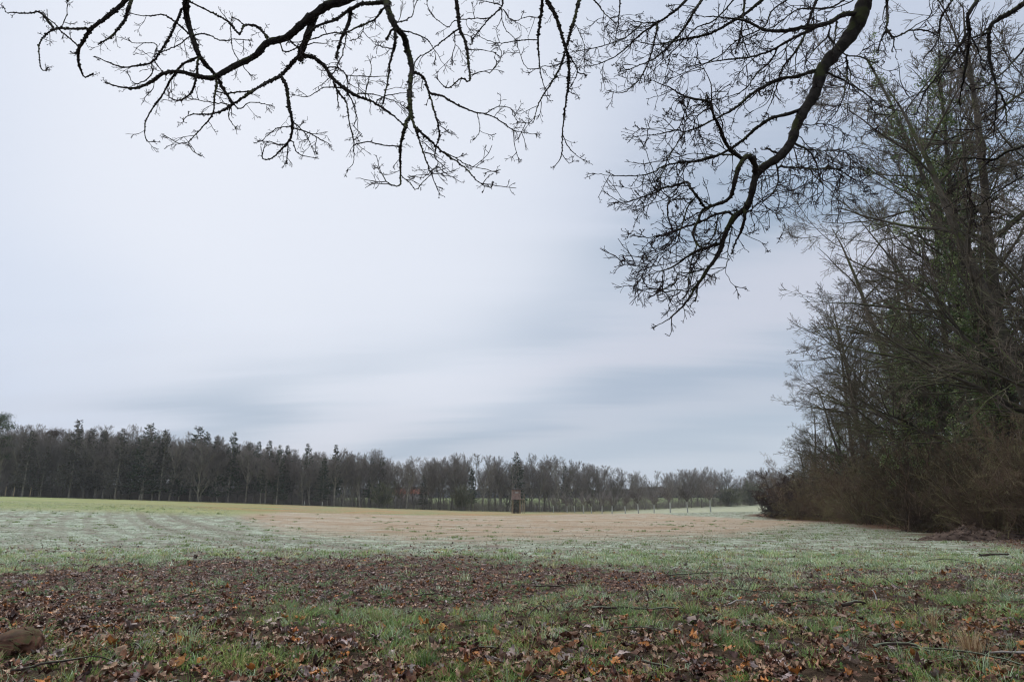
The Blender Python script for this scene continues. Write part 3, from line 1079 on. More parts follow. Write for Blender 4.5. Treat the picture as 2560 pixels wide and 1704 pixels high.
def earth_heap():
    p = hit([(2475, 1352)])[0]
    root = empty('earth_heap', (p[0], p[1] + 0.8, float(Z0(p[0], p[1] + .8)) - 0.05))
    r = np.random.default_rng(31)
    n = 90
    X, Y = np.meshgrid(np.linspace(-2.0, 2.0, n), np.linspace(-0.9, 0.9, n // 2))
    e = np.clip(1 - (X / 1.95) ** 2 - (Y / 0.85) ** 2, 0, 1) ** 0.7
    H = e * (0.28 + 0.75 * (fnoise(X * 1.7 + 3, Y * 1.7, 3) - 0.35)) + e * 0.22 * (fnoise(X * 7, Y * 7, 5) - .3)
    V = np.stack([X, Y, H], -1).reshape(-1, 3)
    i = np.arange(n // 2 - 1)[:, None] * n + np.arange(n - 1)[None]
    obj('soil', make_mesh('soil', V, [np.stack([i, i + 1, i + n + 1, i + n], -1).reshape(-1, 4)], M_SOIL, smooth=True), root)
    n = 420
    a_ = r.uniform(0, 6.28, n)
    q = np.sqrt(r.uniform(0, 1, n))
    cx, cy = 2.1 * q * np.cos(a_), 1.0 * q * np.sin(a_)
    e = np.clip(1 - (cx / 1.95) ** 2 - (cy / 0.85) ** 2, 0, 1) ** 0.7
    cz = e * (0.28 + 0.75 * (fnoise(cx * 1.7 + 3, cy * 1.7, 3) - 0.35)) + e * 0.22 * (fnoise(cx * 7, cy * 7, 5) - .3)
    s_ = r.uniform(0.02, 0.11, n)
    u = np.array([[1, 0, 0], [-1, 0, 0], [0, 1, 0], [0, -1, 0], [0, 0, 1], [0, 0, -1]], float)
    V = np.stack([cx, cy, cz], 1)[:, None] + u[None] * s_[:, None, None] * r.uniform(0.5, 1.2, (n, 6, 1)) + r.normal(0, .01, (n, 6, 3))
    f = np.array([[0, 2, 4], [2, 1, 4], [1, 3, 4], [3, 0, 4], [2, 0, 5], [1, 2, 5], [3, 1, 5], [0, 3, 5]])
    o = obj('clods', make_mesh('clods', V.reshape(-1, 3), [(np.arange(n)[:, None, None] * 6 + f).reshape(-1, 3)], M_SOIL), root)
    o['kind'] = 'stuff'
    tag(root, 'low lumpy heap of dug brown earth at the foot of the wood', 'earth heap')


earth_heap()


def tuft(name, px, py, n, h, spread, pal, label, seed, lean=0.45, w=0.004):
    r = np.random.default_rng(seed)
    p = hit([(px, py)])[0]
    z = float(Z(p[0], p[1]))
    g = Geo()
    a = r.uniform(0, 2 * math.pi, n)
    rr = np.abs(r.normal(0, spread, n))
    X, Y = rr * np.cos(a), rr * np.sin(a)
    out = np.stack([np.cos(a), np.sin(a), 0 * a], 1) * r.uniform(0.1, 2 * lean, n)[:, None]
    c = pick(r, pal, n, 0.25)
    blades(g, r, X, Y, r.uniform(0.4, 1, n) * h, np.full(n, w) * r.uniform(.6, 1.3, n), out, c, c * 1.1, z=np.zeros(n))
    o = obj(name, g.mesh(name, M_GRASS), loc=(p[0], p[1], z))
    tag(o, label, 'grass tuft', 'tufts of longer grass')


STRAW = [(0.42, 0.30, 0.17), (0.3, 0.19, 0.1), (0.5, 0.38, 0.24), (0.2, 0.12, 0.06)]
GREEN = [(0.07, 0.13, 0.03), (0.11, 0.18, 0.05), (0.2, 0.26, 0.14)]
MIXED = GREEN + STRAW[:2]
tuft('grass_tuft', 2430, 1640, 170, 0.34, 0.05, STRAW, 'tall tuft of dry straw coloured stalks', 41)
tuft('grass_tuft', 2335, 1575, 60, 0.25, 0.025, STRAW, 'small spike of dry rusty stalks behind the tall straw tuft', 42, 0.2)
tuft('grass_tuft', 950, 1565, 150, 0.13, 0.05, MIXED, 'rounded olive brown tuft of matted grass beside orange leaves', 43)
tuft('grass_tuft', 1065, 1680, 260, 0.17, 0.06, GREEN, 'bright green bushy grass tuft nearest the viewer', 44)
tuft('grass_tuft', 1800, 1610, 240, 0.14, 0.07, GREEN, 'dense dark green grass tuft right of the arched twig', 45)
tuft('grass_tuft', 1735, 1560, 150, 0.11, 0.07, GREEN, 'green grass tuft behind the dense dark green one', 46)
tuft('grass_tuft', 745, 1655, 200, 0.13, 0.08, GREEN, 'dark green tuft with broad blades among purple brown leaves', 47)
tuft('grass_tuft', 1330, 1665, 120, 0.22, 0.10, STRAW, 'loose dry straws crossing over the turf', 48, 0.9, 0.003)


def big_leaves():
    """the large leaves that catch the eye"""
    r = np.random.default_rng(77)
    for i, (px, py, s, c, lab, t) in enumerate([
            (1060, 1572, .17, (0.34, 0.15, 0.035), 'upright orange oak leaf with pointed lobes beside the olive brown tuft', .8),
            (1105, 1568, .15, (0.36, 0.17, 0.04), 'orange lobed leaf leaning right of the pointed one', .7),
            (1440, 1622, .15, (0.33, 0.1, 0.02), 'curled rust red leaf in the turf left of the arched twig', .5),
            (1600, 1672, .19, (0.26, 0.15, 0.09), 'broad tan lobed leaf lying flat by the grey stick end', .15),
            (1945, 1556, .16, (0.36, 0.18, 0.06), 'flat ochre leaf lying below the lichen branch', .2),
            (1240, 1590, .14, (0.26, 0.11, 0.04), 'narrow upright brown leaf at the curved twig', 1.1),
            (445, 1634, .15, (0.34, 0.16, 0.03), 'golden brown leaf lying in turf right of the stone', .3),
            (440, 1685, .18, (0.3, 0.13, 0.035), 'large amber leaf in the turf below the golden brown one', .3),
            (745, 1675, .14, (0.3, 0.14, 0.06), 'tan lobed leaf under the broad bladed tuft', .4),
            (735, 1585, .13, (0.32, 0.09, 0.03), 'bright rusty leaf pair in the turf', .5),
            (2460, 1655, .2, (0.34, 0.17, 0.08), 'large tan leaf beneath the dry stalks', .3),
            (2310, 1600, .15, (0.3, 0.2, 0.13), 'pale buff leaf beside the rusty stalks', .6)]):
        p = hit([(px, py)])[0]
        g = Geo()
        sv = Z(p[0], p[1])
        globals_z = float(sv)
        rr = np.random.default_rng(500 + i)
        put_leaves(g, rr, np.array([p[0]]), np.array([p[1]]), np.array([s * 0.85]), np.array([c]), np.array([0.035 + 0.02 * t]), np.array([t * 0.8]))
        V = np.concatenate(g.v)
        g.v = [V - np.array([p[0], p[1], globals_z])]
        o = obj('oak_leaf', g.mesh('oak_leaf', M_LEAF), loc=(p[0], p[1], globals_z))
        tag(o, lab, 'leaf', 'large fallen leaves')


big_leaves()

# ------------------------------------------------------------------ the overhanging oak
# limbs drawn after the photograph: (region, points, width at start, width at end, depth or None, finish)
RG = {'A': (0, 0, 800 / 2356), 'B': (700, 0, 800 / 2356), 'C': (1400, 0, 800 / 2356), 'D': (1400, 400, 800 / 2356), 'E': (1960, 0, 600 / 1344)}
OAK = [
    # --- left bough group
    ('L1', 'A', [(940, -10), (850, 75), (740, 160), (665, 220), (610, 310), (580, 370), (578, 450), (600, 530), (625, 570), (685, 545)], 30, 8, 7.2),
    ('L1', 'A', [(650, 212), (520, 212), (400, 218), (330, 265), (290, 330), (288, 440), (300, 500), (325, 525), (350, 508)], 13, 5, None),
    ('L1', 'A', [(400, 215), (300, 95), (240, 95), (180, 100), (90, 95), (50, 98), (25, 50)], 13, 4, None),
    ('L1', 'A', [(582, 372), (565, 330), (530, 300), (450, 230), (390, 165), (320, 110)], 9, 4, None),
    ('L1', 'A', [(445, 200), (480, 140), (495, 80), (500, 0)], 6, 4, None),
    ('L1', 'A', [(578, 385), (550, 395), (517, 382)], 9, 6, None),
    ('L2', 'A', [(972, -10), (940, 80), (915, 150), (850, 240), (790, 290), (725, 325)], 20, 7, 7.4),
    ('L3', 'A', [(1370, -10), (1370, 60), (1380, 150), (1415, 270), (1450, 370), (1480, 430), (1540, 500), (1600, 570), (1640, 650), (1710, 755)], 40, 15, 7.3),
    ('L3', 'A', [(1345, 50), (1300, 160), (1250, 270), (1180, 380), (1115, 460), (1000, 485), (900, 495), (800, 460), (700, 415)], 17, 5, None),
    ('L3', 'A', [(1115, 460), (1120, 540), (1070, 590), (990, 615), (945, 555)], 8, 4, None),
    ('L3', 'A', [(1440, 430), (1340, 480), (1250, 600), (1200, 690), (1130, 790), (1070, 900), (1080, 1035), (1140, 1040)], 15, 5, None),
    ('L3', 'A', [(1455, 430), (1452, 520), (1440, 600), (1400, 690), (1310, 740), (1235, 700), (1265, 675)], 18, 5, None),
    ('L3', 'A', [(1400, 265), (1500, 250), (1560, 268), (1620, 300), (1740, 290), (1850, 300)], 9, 5, None),
    ('L3', 'A', [(1390, 270), (1300, 340), (1180, 390)], 8, 5, None),
    ('L3', 'A', [(1400, 260), (1300, 170), (1200, 110), (1080, 120), (960, 100)], 11, 4, None),
    ('L4', 'B', [(520, -15), (440, 15), (350, 40), (250, 110), (150, 190), (60, 270), (0, 292), (-101, 320), (-181, 410), (-321, 480), (-441, 545), (-501, 575), (-611, 560), (-731, 530), (-851, 540), (-961, 610), (-1061, 648), (-1181, 640), (-1286, 610)], 62, 6, 7.4),
    ('L4', 'B', [(265, 100), (225, 200), (185, 310), (150, 400), (155, 450)], 46, 44, None),
    ('L4', 'B', [(130, 420), (60, 500), (0, 560), (-101, 610), (-201, 672), (-351, 770), (-411, 810), (-511, 840), (-661, 845), (-711, 890), (-690, 905)], 26, 4, None),
    ('L4', 'B', [(10, 560), (50, 650), (65, 780), (90, 900), (75, 1020), (-11, 1120), (-71, 1170), (-131, 1160), (-111, 1070)], 26, 4, None),
    ('L4', 'B', [(165, 410), (250, 425), (330, 490), (380, 570), (450, 630), (550, 700), (700, 760), (830, 850), (890, 900), (925, 950)], 28, 9, None),
    ('L4', 'A', [(1975, 290), (1900, 200), (1800, 190), (1760, 250), (1680, 160), (1550, 90), (1400, 15)], 14, 9, None),
    ('L4', 'A', [(1990, 290), (1940, 240), (1880, 185), (1800, 185), (1720, 130), (1700, 200), (1710, 350), (1750, 430), (1840, 550)], 9, 4, None),
    ('L4', 'A', [(1600, 590), (1580, 700), (1560, 850), (1440, 990), (1390, 1050), (1420, 1110), (1480, 1150)], 13, 4, None),
    ('L4', 'A', [(1390, 1050), (1330, 1055), (1270, 1030), (1220, 1000)], 6, 4, None),
    ('L4', 'A', [(2140, 880), (2250, 990), (2320, 1140)], 8, 4, None),
    ('L4', 'A', [(2140, 940), (2230, 960), (2330, 1010), (2440, 1070)], 10, 4, None),
    ('L4', 'A', [(2150, 1030), (2200, 1130), (2340, 1170)], 9, 4, None),
    ('L4', 'A', [(2120, 1060), (2112, 1205)], 9, 8, None),
    ('L4', 'A', [(2150, 930), (2050, 940), (1990, 980), (1930, 1035)], 8, 4, None),
    ('L4', 'A', [(2120, 1065), (2040, 1065), (1990, 1040), (1900, 1045)], 8, 4, None),
    ('L4', 'A', [(1710, 770), (1680, 860), (1740, 950)], 9, 4, None),
    ('L4', 'A', [(1710, 750), (1760, 800), (1850, 755), (1990, 775)], 9, 4, None),
    ('L4', 'A', [(1210, 540), (1140, 450), (1150, 380), (1140, 320), (1000, 320), (950, 300)], 7, 4, None),
    ('L4', 'A', [(1205, 530), (1150, 580), (1120, 660), (1080, 700)], 7, 4, None),
    ('L4', 'A', [(1640, 690), (1740, 680), (1850, 672)], 10, 9, None),
    ('L4', 'A', [(1690, 770), (1570, 755), (1440, 735), (1380, 720)], 8, 4, None),
    ('L4', 'B', [(345, 492), (430, 500), (490, 560), (500, 640), (490, 700)], 11, 5, None),
    ('L4', 'B', [(500, 555), (650, 565), (800, 560)], 7, 5, None),
    ('L4', 'B', [(625, 715), (645, 620), (668, 530), (665, 440)], 8, 4, None),
    ('L4', 'B', [(700, 750), (780, 705), (870, 690), (950, 680)], 8, 5, None),
    ('L4', 'B', [(560, 685), (700, 700), (830, 740), (920, 785)], 9, 4, None),
    ('L4', 'B', [(385, 590), (430, 680), (490, 760), (510, 900), (540, 1040), (540, 1190), (490, 1260)], 14, 4, None),
    ('L4', 'B', [(540, 1065), (650, 1045), (760, 1070), (870, 1078)], 8, 8, None),
    ('L4', 'B', [(500, 690), (550, 780), (560, 880), (545, 930), (600, 990), (550, 1020)], 9, 4, None),
    ('L4', 'B', [(420, 650), (430, 795)], 10, 5, None),
    ('L4', 'B', [(490, 650), (330, 645), (210, 710), (95, 698)], 9, 4, None),
    ('L4', 'B', [(60, 290), (130, 345), (240, 320), (360, 320)], 12, 4, None),
    ('L4', 'B', [(0, 372), (60, 380), (140, 345)], 9, 8, None),
    # --- second bough
    ('L5', 'B', [(770, -15), (800, 80), (850, 200), (910, 270), (940, 370), (970, 490), (960, 600), (955, 720), (965, 860)], 44, 26, 7.0),
    ('L5', 'B', [(945, 860), (910, 960), (890, 1080), (885, 1200), (888, 1300), (880, 1370), (800, 1350), (760, 1290), (715, 1230)], 22, 4, None),
    ('L5', 'B', [(888, 1300), (940, 1330), (1000, 1392), (1060, 1330), (1130, 1265)], 8, 5, None),
    ('L5', 'B', [(960, 850), (1000, 940), (1100, 1030), (1200, 1120), (1300, 1190), (1380, 1250), (1450, 1330), (1545, 1382), (1555, 1365)], 20, 5, None),
    ('L5', 'B', [(995, 940), (1040, 1080), (1080, 1200), (1120, 1300), (1162, 1390)], 13, 6, None),
    ('L5', 'B', [(980, 530), (1050, 565), (1090, 660), (1130, 800), (1160, 900), (1170, 1000), (1140, 1140), (1160, 1210), (1060, 1300), (970, 1300)], 17, 4, None),
    ('L5', 'B', [(1105, 692), (1200, 710), (1320, 780), (1450, 830), (1550, 850), (1650, 910), (1720, 960), (1900, 990)], 15, 4, None),
    ('L5', 'B', [(1715, 935), (1730, 1080), (1760, 1180)], 7, 4, None),
    ('L5', 'B', [(1455, 840), (1470, 970), (1425, 1030)], 7, 4, None),
    ('L5', 'B', [(1520, 835), (1600, 787), (1690, 795), (1720, 850), (1760, 910)], 7, 4, None),
    ('L5', 'B', [(1200, 1115), (1290, 1160), (1380, 1215), (1500, 1245), (1590, 1265)], 9, 4, None),
    ('L5', 'B', [(1165, 930), (1200, 940), (1240, 975)], 8, 5, None),
    ('L5', 'B', [(1160, 1220), (1230, 1290), (1280, 1310)], 7, 4, None),
    ('L5', 'B', [(765, 20), (680, 25), (600, 30), (520, 70), (400, 150), (280, 190), (200, 260)], 26, 13, None),
    ('L5', 'B', [(755, 60), (700, 140), (600, 190), (480, 240), (350, 250), (200, 300), (100, 310)], 14, 6, None),
    ('L5', 'B', [(525, 70), (500, 180), (450, 290), (412, 425)], 26, 12, None),
    ('L5', 'B', [(492, 240), (460, 400), (390, 540), (305, 632)], 9, 4, None),
    ('L5', 'B', [(625, 190), (580, 280), (510, 300)], 6, 4, None),
    ('L5', 'B', [(850, 210), (845, 330), (812, 450), (800, 560), (770, 700), (735, 825)], 18, 5, None),
    ('L5', 'B', [(825, 210), (785, 290)], 16, 12, None),
    ('L5', 'B', [(825, 360), (770, 350), (712, 328)], 8, 5, None),
    ('L5', 'B', [(880, 225), (980, 245), (1080, 290), (1130, 360), (1150, 440)], 10, 4, None),
    ('L5', 'B', [(850, 170), (960, 130), (1000, 30), (1030, -10)], 9, 5, None),
    # --- hanging sprays in the middle
    ('L6', 'B', [(1295, -15), (1310, 90), (1320, 200), (1370, 330), (1385, 450), (1397, 595), (1330, 580), (1240, 650), (1185, 610), (1148, 570)], 24, 5, 7.6),
    ('L6', 'B', [(1312, 215), (1200, 300), (1100, 380), (1012, 428), (985, 500)], 10, 7, None),
    ('L6', 'B', [(1290, 240), (1285, 350), (1255, 455)], 8, 4, None),
    ('L6', 'B', [(1385, 365), (1500, 370), (1590, 390)], 8, 4, None),
    ('L6', 'B', [(1402, 560), (1490, 525), (1555, 530), (1630, 410), (1600, 320)], 8, 4, None),
    ('L6', 'B', [(1310, 255), (1380, 260), (1420, 290)], 7, 4, None),
    ('L7', 'B', [(1632, -15), (1635, 50), (1530, 150), (1410, 295)], 11, 7, 7.9),
    ('L7', 'B', [(1540, 140), (1400, 140), (1280, 155), (1240, 200), (1150, 140), (1100, 80), (1078, 0)], 8, 4, None),
    ('L7', 'B', [(1636, 60), (1640, 180), (1700, 260), (1750, 300)], 7, 4, None),
    ('L7', 'B', [(1635, 60), (1710, 150), (1830, 125), (1920, 130)], 6, 4, None),
    ('L7', 'B', [(1620, 40), (1540, 15), (1460, 0)], 8, 5, None),
    ('L8', 'B', [(1935, -15), (1920, 120), (1900, 280), (1905, 400), (1920, 550), (1950, 650)], 22, 5, 7.3),
    ('L8', 'B', [(1890, 292), (1750, 300), (1600, 318), (1450, 262)], 9, 4, None),
    ('L8', 'B', [(1905, 500), (1850, 510), (1800, 480), (1745, 330)], 6, 4, None),
    ('L9', 'B', [(1955, -15), (2030, 120), (2080, 280), (2120, 420), (2125, 600), (2100, 780), (2080, 980), (2070, 1150), (2010, 1235)], 26, 6, 7.2),
    ('L9', 'B', [(2080, 985), (2130, 1090), (2240, 1190)], 8, 4, None),
    ('L9', 'B', [(2110, 380), (2150, 440), (2190, 530), (2150, 630)], 11, 5, None),
    ('L9', 'B', [(2190, 530), (2230, 545), (2255, 555)], 8, 6, None),
    ('L9', 'B', [(2110, 660), (2160, 690), (2205, 720)], 7, 4, None),
    ('L9', 'B', [(2075, 1130), (2130, 1200), (2170, 1180)], 6, 4, None),
    ('L9', 'B', [(2100, 460), (2000, 490), (1930, 490), (1830, 540)], 8, 4, None),
    ('L10', 'B', [(2205, -15), (2170, 130), (2110, 340), (2060, 500), (1990, 620), (1900, 770), (1860, 905), (1790, 900)], 22, 4, 7.6),
    ('L10', 'B', [(2170, 170), (2230, 300), (2250, 440)], 7, 4, None),
    # --- the heavy curved limb on the right
    ('R1', 'C', [(2255, -25), (2205, 130), (2150, 240), (2040, 380), (1930, 510), (1880, 680), (1800, 810), (1740, 930), (1700, 1050), (1620, 1150), (1500, 1230), (1440, 1300), (1410, 1430), (1370, 1530), (1290, 1590), (1235, 1680), (1205, 1760), (1175, 1850), (1120, 1940), (1080, 1990), (1040, 2060), (1000, 2110), (960, 2180), (890, 2270), (800, 2350), (695, 2402)], 98, 4, 7.0),
    ('R1', 'C', [(2190, 100), (2080, 110), (2000, 160), (1900, 190), (1800, 200), (1700, 222), (1600, 230), (1510, 222), (1420, 180), (1350, 150), (1200, 130), (1000, 120)], 34, 4, None),
    ('R1', 'C', [(1900, 190), (1820, 235), (1700, 290), (1560, 370), (1400, 420), (1300, 435), (1150, 450), (950, 490)], 22, 4, None),
    ('R1', 'C', [(1925, 510), (1830, 535), (1740, 565), (1620, 580), (1500, 640), (1400, 700), (1300, 790), (1200, 850), (1050, 920), (930, 970), (860, 955), (740, 985), (620, 1000), (520, 1010)], 28, 4, None),
    ('R1', 'C', [(930, 970), (870, 1040), (800, 1160), (760, 1250), (720, 1400)], 9, 4, None),
    ('R1', 'C', [(1800, 795), (1680, 840), (1560, 870), (1450, 940), (1360, 1020), (1250, 1100), (1120, 1160), (1000, 1190), (800, 1210), (650, 1280), (450, 1295), (240, 1280)], 26, 4, None),
    ('R1', 'C', [(1442, 1290), (1430, 1200), (1380, 1150), (1320, 1220), (1290, 1320), (1260, 1440), (1200, 1490), (1060, 1540), (1020, 1620), (980, 1710), (1000, 1780), (1050, 1830)], 42, 11, None),
    ('R1', 'C', [(1330, 1165), (1230, 1070), (1180, 950), (1130, 850), (1115, 770), (1060, 740), (990, 730), (900, 700), (800, 640), (660, 590)], 30, 4, None),
    ('R1', 'C', [(1310, 1140), (1160, 1140), (1000, 1180), (880, 1190)], 14, 6, None),
    ('R1', 'C', [(1115, 800), (1050, 820), (1000, 880), (985, 950)], 12, 5, None),
    ('R1', 'C', [(1100, 740), (1080, 700), (1085, 790)], 10, 8, None),
    ('R1', 'C', [(1990, 180), (1970, 270), (1880, 360), (1800, 470)], 12, 4, None),
    ('R1', 'C', [(2040, 150), (2020, 300), (2005, 420)], 12, 5, None),
    ('R1', 'C', [(1970, 270), (2050, 350), (2060, 370)], 14, 10, None),
    ('R1', 'C', [(1600, 360), (1550, 450), (1450, 540), (1380, 640), (1280, 700), (1100, 740)], 12, 5, None),
    ('R1', 'C', [(1610, 1130), (1560, 1110), (1520, 1090)], 16, 12, None),
    ('R1', 'C', [(1600, 1215), (1605, 1340), (1560, 1430), (1460, 1500), (1400, 1560)], 13, 4, None),
    ('R1', 'C', [(1580, 1390), (1680, 1420), (1740, 1415)], 6, 4, None),
    ('R1', 'C', [(1610, 1225), (1750, 1235), (1900, 1245), (2050, 1250), (2130, 1300), (2280, 1370)], 14, 4, None),
    ('R1', 'C', [(1740, 1070), (1820, 1100), (1880, 1180), (1910, 1300), (1940, 1400), (1880, 1480)], 14, 4, None),
    ('R1', 'C', [(1770, 1000), (1840, 1090), (1950, 1110), (2080, 1110), (2140, 1180), (2130, 1250)], 7, 4, None),
    ('R1', 'C', [(1820, 930), (1940, 910), (2060, 950), (2080, 1000)], 8, 4, None),
    ('R1', 'C', [(1840, 1250), (1900, 1320), (1990, 1400), (2060, 1500)], 9, 4, None),
    ('R1', 'C', [(2090, 410), (2200, 420), (2330, 470)], 11, 5, None),
    ('R1', 'C', [(1985, 540), (2100, 600), (2250, 690), (2356, 790)], 13, 5, None),
    ('R1', 'C', [(2100, 410), (2115, 500), (2090, 700), (2050, 800), (1980, 900)], 13, 4, None),
    ('R1', 'D', [(1350, 350), (1360, 420), (1330, 530), (1290, 610), (1262, 690)], 28, 8, None),
    ('R1', 'D', [(1265, 380), (1150, 400), (1050, 450), (900, 500), (780, 540), (640, 570), (500, 545)], 20, 4, None),
    ('R1', 'D', [(1065, 350), (1010, 270), (960, 200), (935, 160), (850, 190), (780, 200), (700, 240), (520, 300), (420, 310)], 20, 4, None),
    ('R1', 'D', [(1000, 270), (940, 350), (900, 480), (860, 600), (750, 680), (620, 720)], 12, 4, None),
    ('R1', 'D', [(1170, 610), (1080, 645), (980, 680), (900, 740), (800, 800), (700, 830), (600, 870)], 22, 4, None),
    ('R1', 'D', [(1080, 800), (980, 820), (920, 830), (870, 830), (850, 900), (780, 940), (680, 975), (570, 955)], 11, 5, None),
    ('R1', 'D', [(980, 820), (950, 940), (900, 1020), (795, 1095)], 10, 4, None),
    ('R1', 'D', [(1005, 920), (940, 970), (870, 955), (800, 970), (720, 960)], 9, 5, None),
    ('R1', 'D', [(1010, 920), (1010, 980), (998, 1035)], 16, 9, None),
    ('R1', 'D', [(1270, 480), (1240, 640), (1220, 780), (1100, 860)], 10, 4, None),
    ('R1', 'D', [(1168, 410), (1130, 550), (1080, 625)], 10, 8, None),
    ('R1', 'D', [(1010, 610), (970, 740), (950, 860), (930, 980)], 12, 5, None),
    ('R1', 'D', [(980, 690), (880, 740), (820, 760), (700, 780), (540, 775)], 8, 4, None),
    ('R1', 'D', [(800, 470), (795, 320), (860, 290), (980, 290)], 12, 8, None),
    ('R1', 'D', [(1380, 395), (1450, 320), (1560, 240)], 9, 4, None),
    ('R1', 'D', [(1455, 322), (1540, 360), (1600, 405)], 7, 4, None),
    # --- other limbs entering at the top right
    ('R2', 'C', [(1505, -15), (1380, 90), (1250, 170), (1100, 250), (900, 290), (700, 330), (520, 290)], 24, 4, 7.8),
    ('R3', 'C', [(1895, -15), (1840, 130), (1800, 260), (1740, 370), (1640, 500), (1600, 620), (1560, 740), (1510, 850)], 20, 4, 7.5),
    ('R3', 'C', [(1780, 330), (1800, 420), (1870, 490)], 7, 4, None),
    ('R4', 'C', [(1055, -15), (990, 80), (920, 200), (820, 320), (740, 400), (680, 440), (560, 490), (430, 535)], 20, 4, 8.0),
    ('R5', 'C', [(945, -15), (850, 80), (730, 160), (600, 250), (490, 350), (400, 420), (260, 480), (170, 490)], 18, 4, 8.2),
    ('R5', 'C', [(725, 165), (620, 170), (535, 155)], 12, 5, None),
    ('R5', 'C', [(600, 180), (490, 270), (380, 320), (200, 365), (80, 385)], 10, 4, None),
    ('R5', 'C', [(720, 170), (700, 280), (670, 400), (600, 560), (470, 680), (350, 670)], 13, 4, None),
    ('R6', 'C', [(1360, -15), (1350, 100), (1330, 230), (1290, 400)], 16, 7, 7.7),
    ('R6', 'C', [(1338, 240), (1380, 380), (1450, 480)], 9, 4, None),
    ('R7', 'C', [(2190, -15), (2080, 40), (1905, 80)], 9, 5, 7.4),
    ('R8', 'C', [(1290, -15), (1200, 90), (1120, 160), (1000, 210), (880, 330), (740, 470), (640, 560)], 11, 4, 8.6),
    ('R9', 'C', [(1700, -15), (1560, 80), (1500, 200), (1300, 300), (1180, 410), (1000, 500), (790, 590)], 11, 4, 8.4),
    ('R10', 'C', [(2120, -15), (1980, 60), (1760, 70), (1600, 180), (1450, 250), (1300, 330)], 11, 4, 8.0),
    ('R11', 'C', [(240, -15), (290, 50), (330, 100), (415, 175)], 12, 5, 7.9),
    ('R12', 'C', [(440, -15), (435, 120), (415, 260), (400, 340)], 10, 5, 7.7),
    # --- boughs hanging before the wood on the right
    ('E1', 'E', [(575, -8), (578, 80), (575, 160), (545, 220), (524, 297)], 13, 6, 6.6),
    ('E1', 'E', [(577, 160), (615, 210), (700, 175), (790, 170), (860, 200)], 10, 5, None),
    ('E1', 'E', [(615, 205), (612, 270)], 7, 4, None),
    ('E2', 'E', [(1090, -8), (1030, 90), (1040, 200), (1020, 350), (1000, 470), (980, 580)], 20, 5, 5.6),
    ('E2', 'E', [(1032, 185), (960, 290), (880, 400), (800, 500), (740, 640)], 14, 4, None),
    ('E2', 'E', [(1040, 200), (1090, 290), (1110, 380)], 8, 4, None),
    ('E3', 'E', [(1400, -30), (1290, 60), (1200, 110), (1150, 170), (1155, 350), (1190, 500), (1180, 700)], 24, 5, 5.2),
    ('E3', 'E', [(1185, 480), (1240, 590), (1250, 700)], 10, 5, None),
    ('E3', 'E', [(1155, 180), (1060, 210), (1030, 260)], 9, 4, None),
    ('E4', 'E', [(1400, 800), (1250, 850), (1170, 892), (1000, 885), (880, 920)], 13, 4, 6.0),
    ('E4', 'E', [(1165, 890), (1080, 960), (900, 1060)], 8, 4, None),
    ('E5', 'E', [(1400, 950), (1200, 1070), (1090, 1150), (960, 1180)], 9, 4, 6.4),
    ('E6', 'E', [(1400, 200), (1290, 340), (1200, 430), (1100, 500)], 10, 4, 6.2),
    ('E7', 'E', [(950, -8), (880, 100), (860, 230), (780, 330)], 10, 4, 7.0),
]
# where each bough leaves the parts of the oak that are above the picture
TRUNK = np.array([(5.6, -0.6, -0.2), (5.55, -0.5, 1.5), (5.4, -0.3, 3.5), (5.3, 0.0, 5.2), (5.5, 0.2, 7.5), (5.9, 0.3, 10.0), (6.2, 0.2, 13.0)])
BOUGHS = {
    'left': np.array([(5.35, -0.1, 4.9), (4.2, 1.6, 7.2), (2.6, 3.6, 8.9), (0.6, 5.4, 9.7), (-1.4, 6.8, 9.8), (-3.2, 7.6, 9.3), (-4.6, 7.9, 8.9)]),
    'right': np.array([(5.4, 0.0, 5.6), (5.2, 2.0, 8.2), (4.6, 4.4, 9.4), (3.2, 6.6, 9.7), (1.6, 8.0, 9.6), (0.4, 8.6, 9.3)]),
    'low': np.array([(5.5, 0.1, 6.5), (5.9, 2.4, 7.8), (6.2, 4.2, 8.3), (6.5, 5.8, 8.4)]),
}


def resample(P, step):
    """smooth a polyline (Catmull-Rom) and resample evenly"""
    P = np.asarray(P, float)
    Q = np.vstack([2 * P[0] - P[1], P, 2 * P[-1] - P[-2]])
    out = []
    for i in range(1, len(Q) - 2):
        t = np.linspace(0, 1, 12, endpoint=False)[:, None]
        a, b, c, d = Q[i - 1], Q[i], Q[i + 1], Q[i + 2]
        out.append(0.5 * (2 * b + (c - a) * t + (2 * a - 5 * b + 4 * c - d) * t ** 2 + (3 * b - a - 3 * c + d) * t ** 3))
    S = np.vstack(out + [P[-1:]])
    L = np.r_[0, np.cumsum(np.linalg.norm(np.diff(S, axis=0), axis=1))]
    n = max(3, int(L[-1] / step) + 1)
    q = np.linspace(0, L[-1], n)
    return np.stack([np.interp(q, L, S[:, k]) for k in range(S.shape[1])], 1)


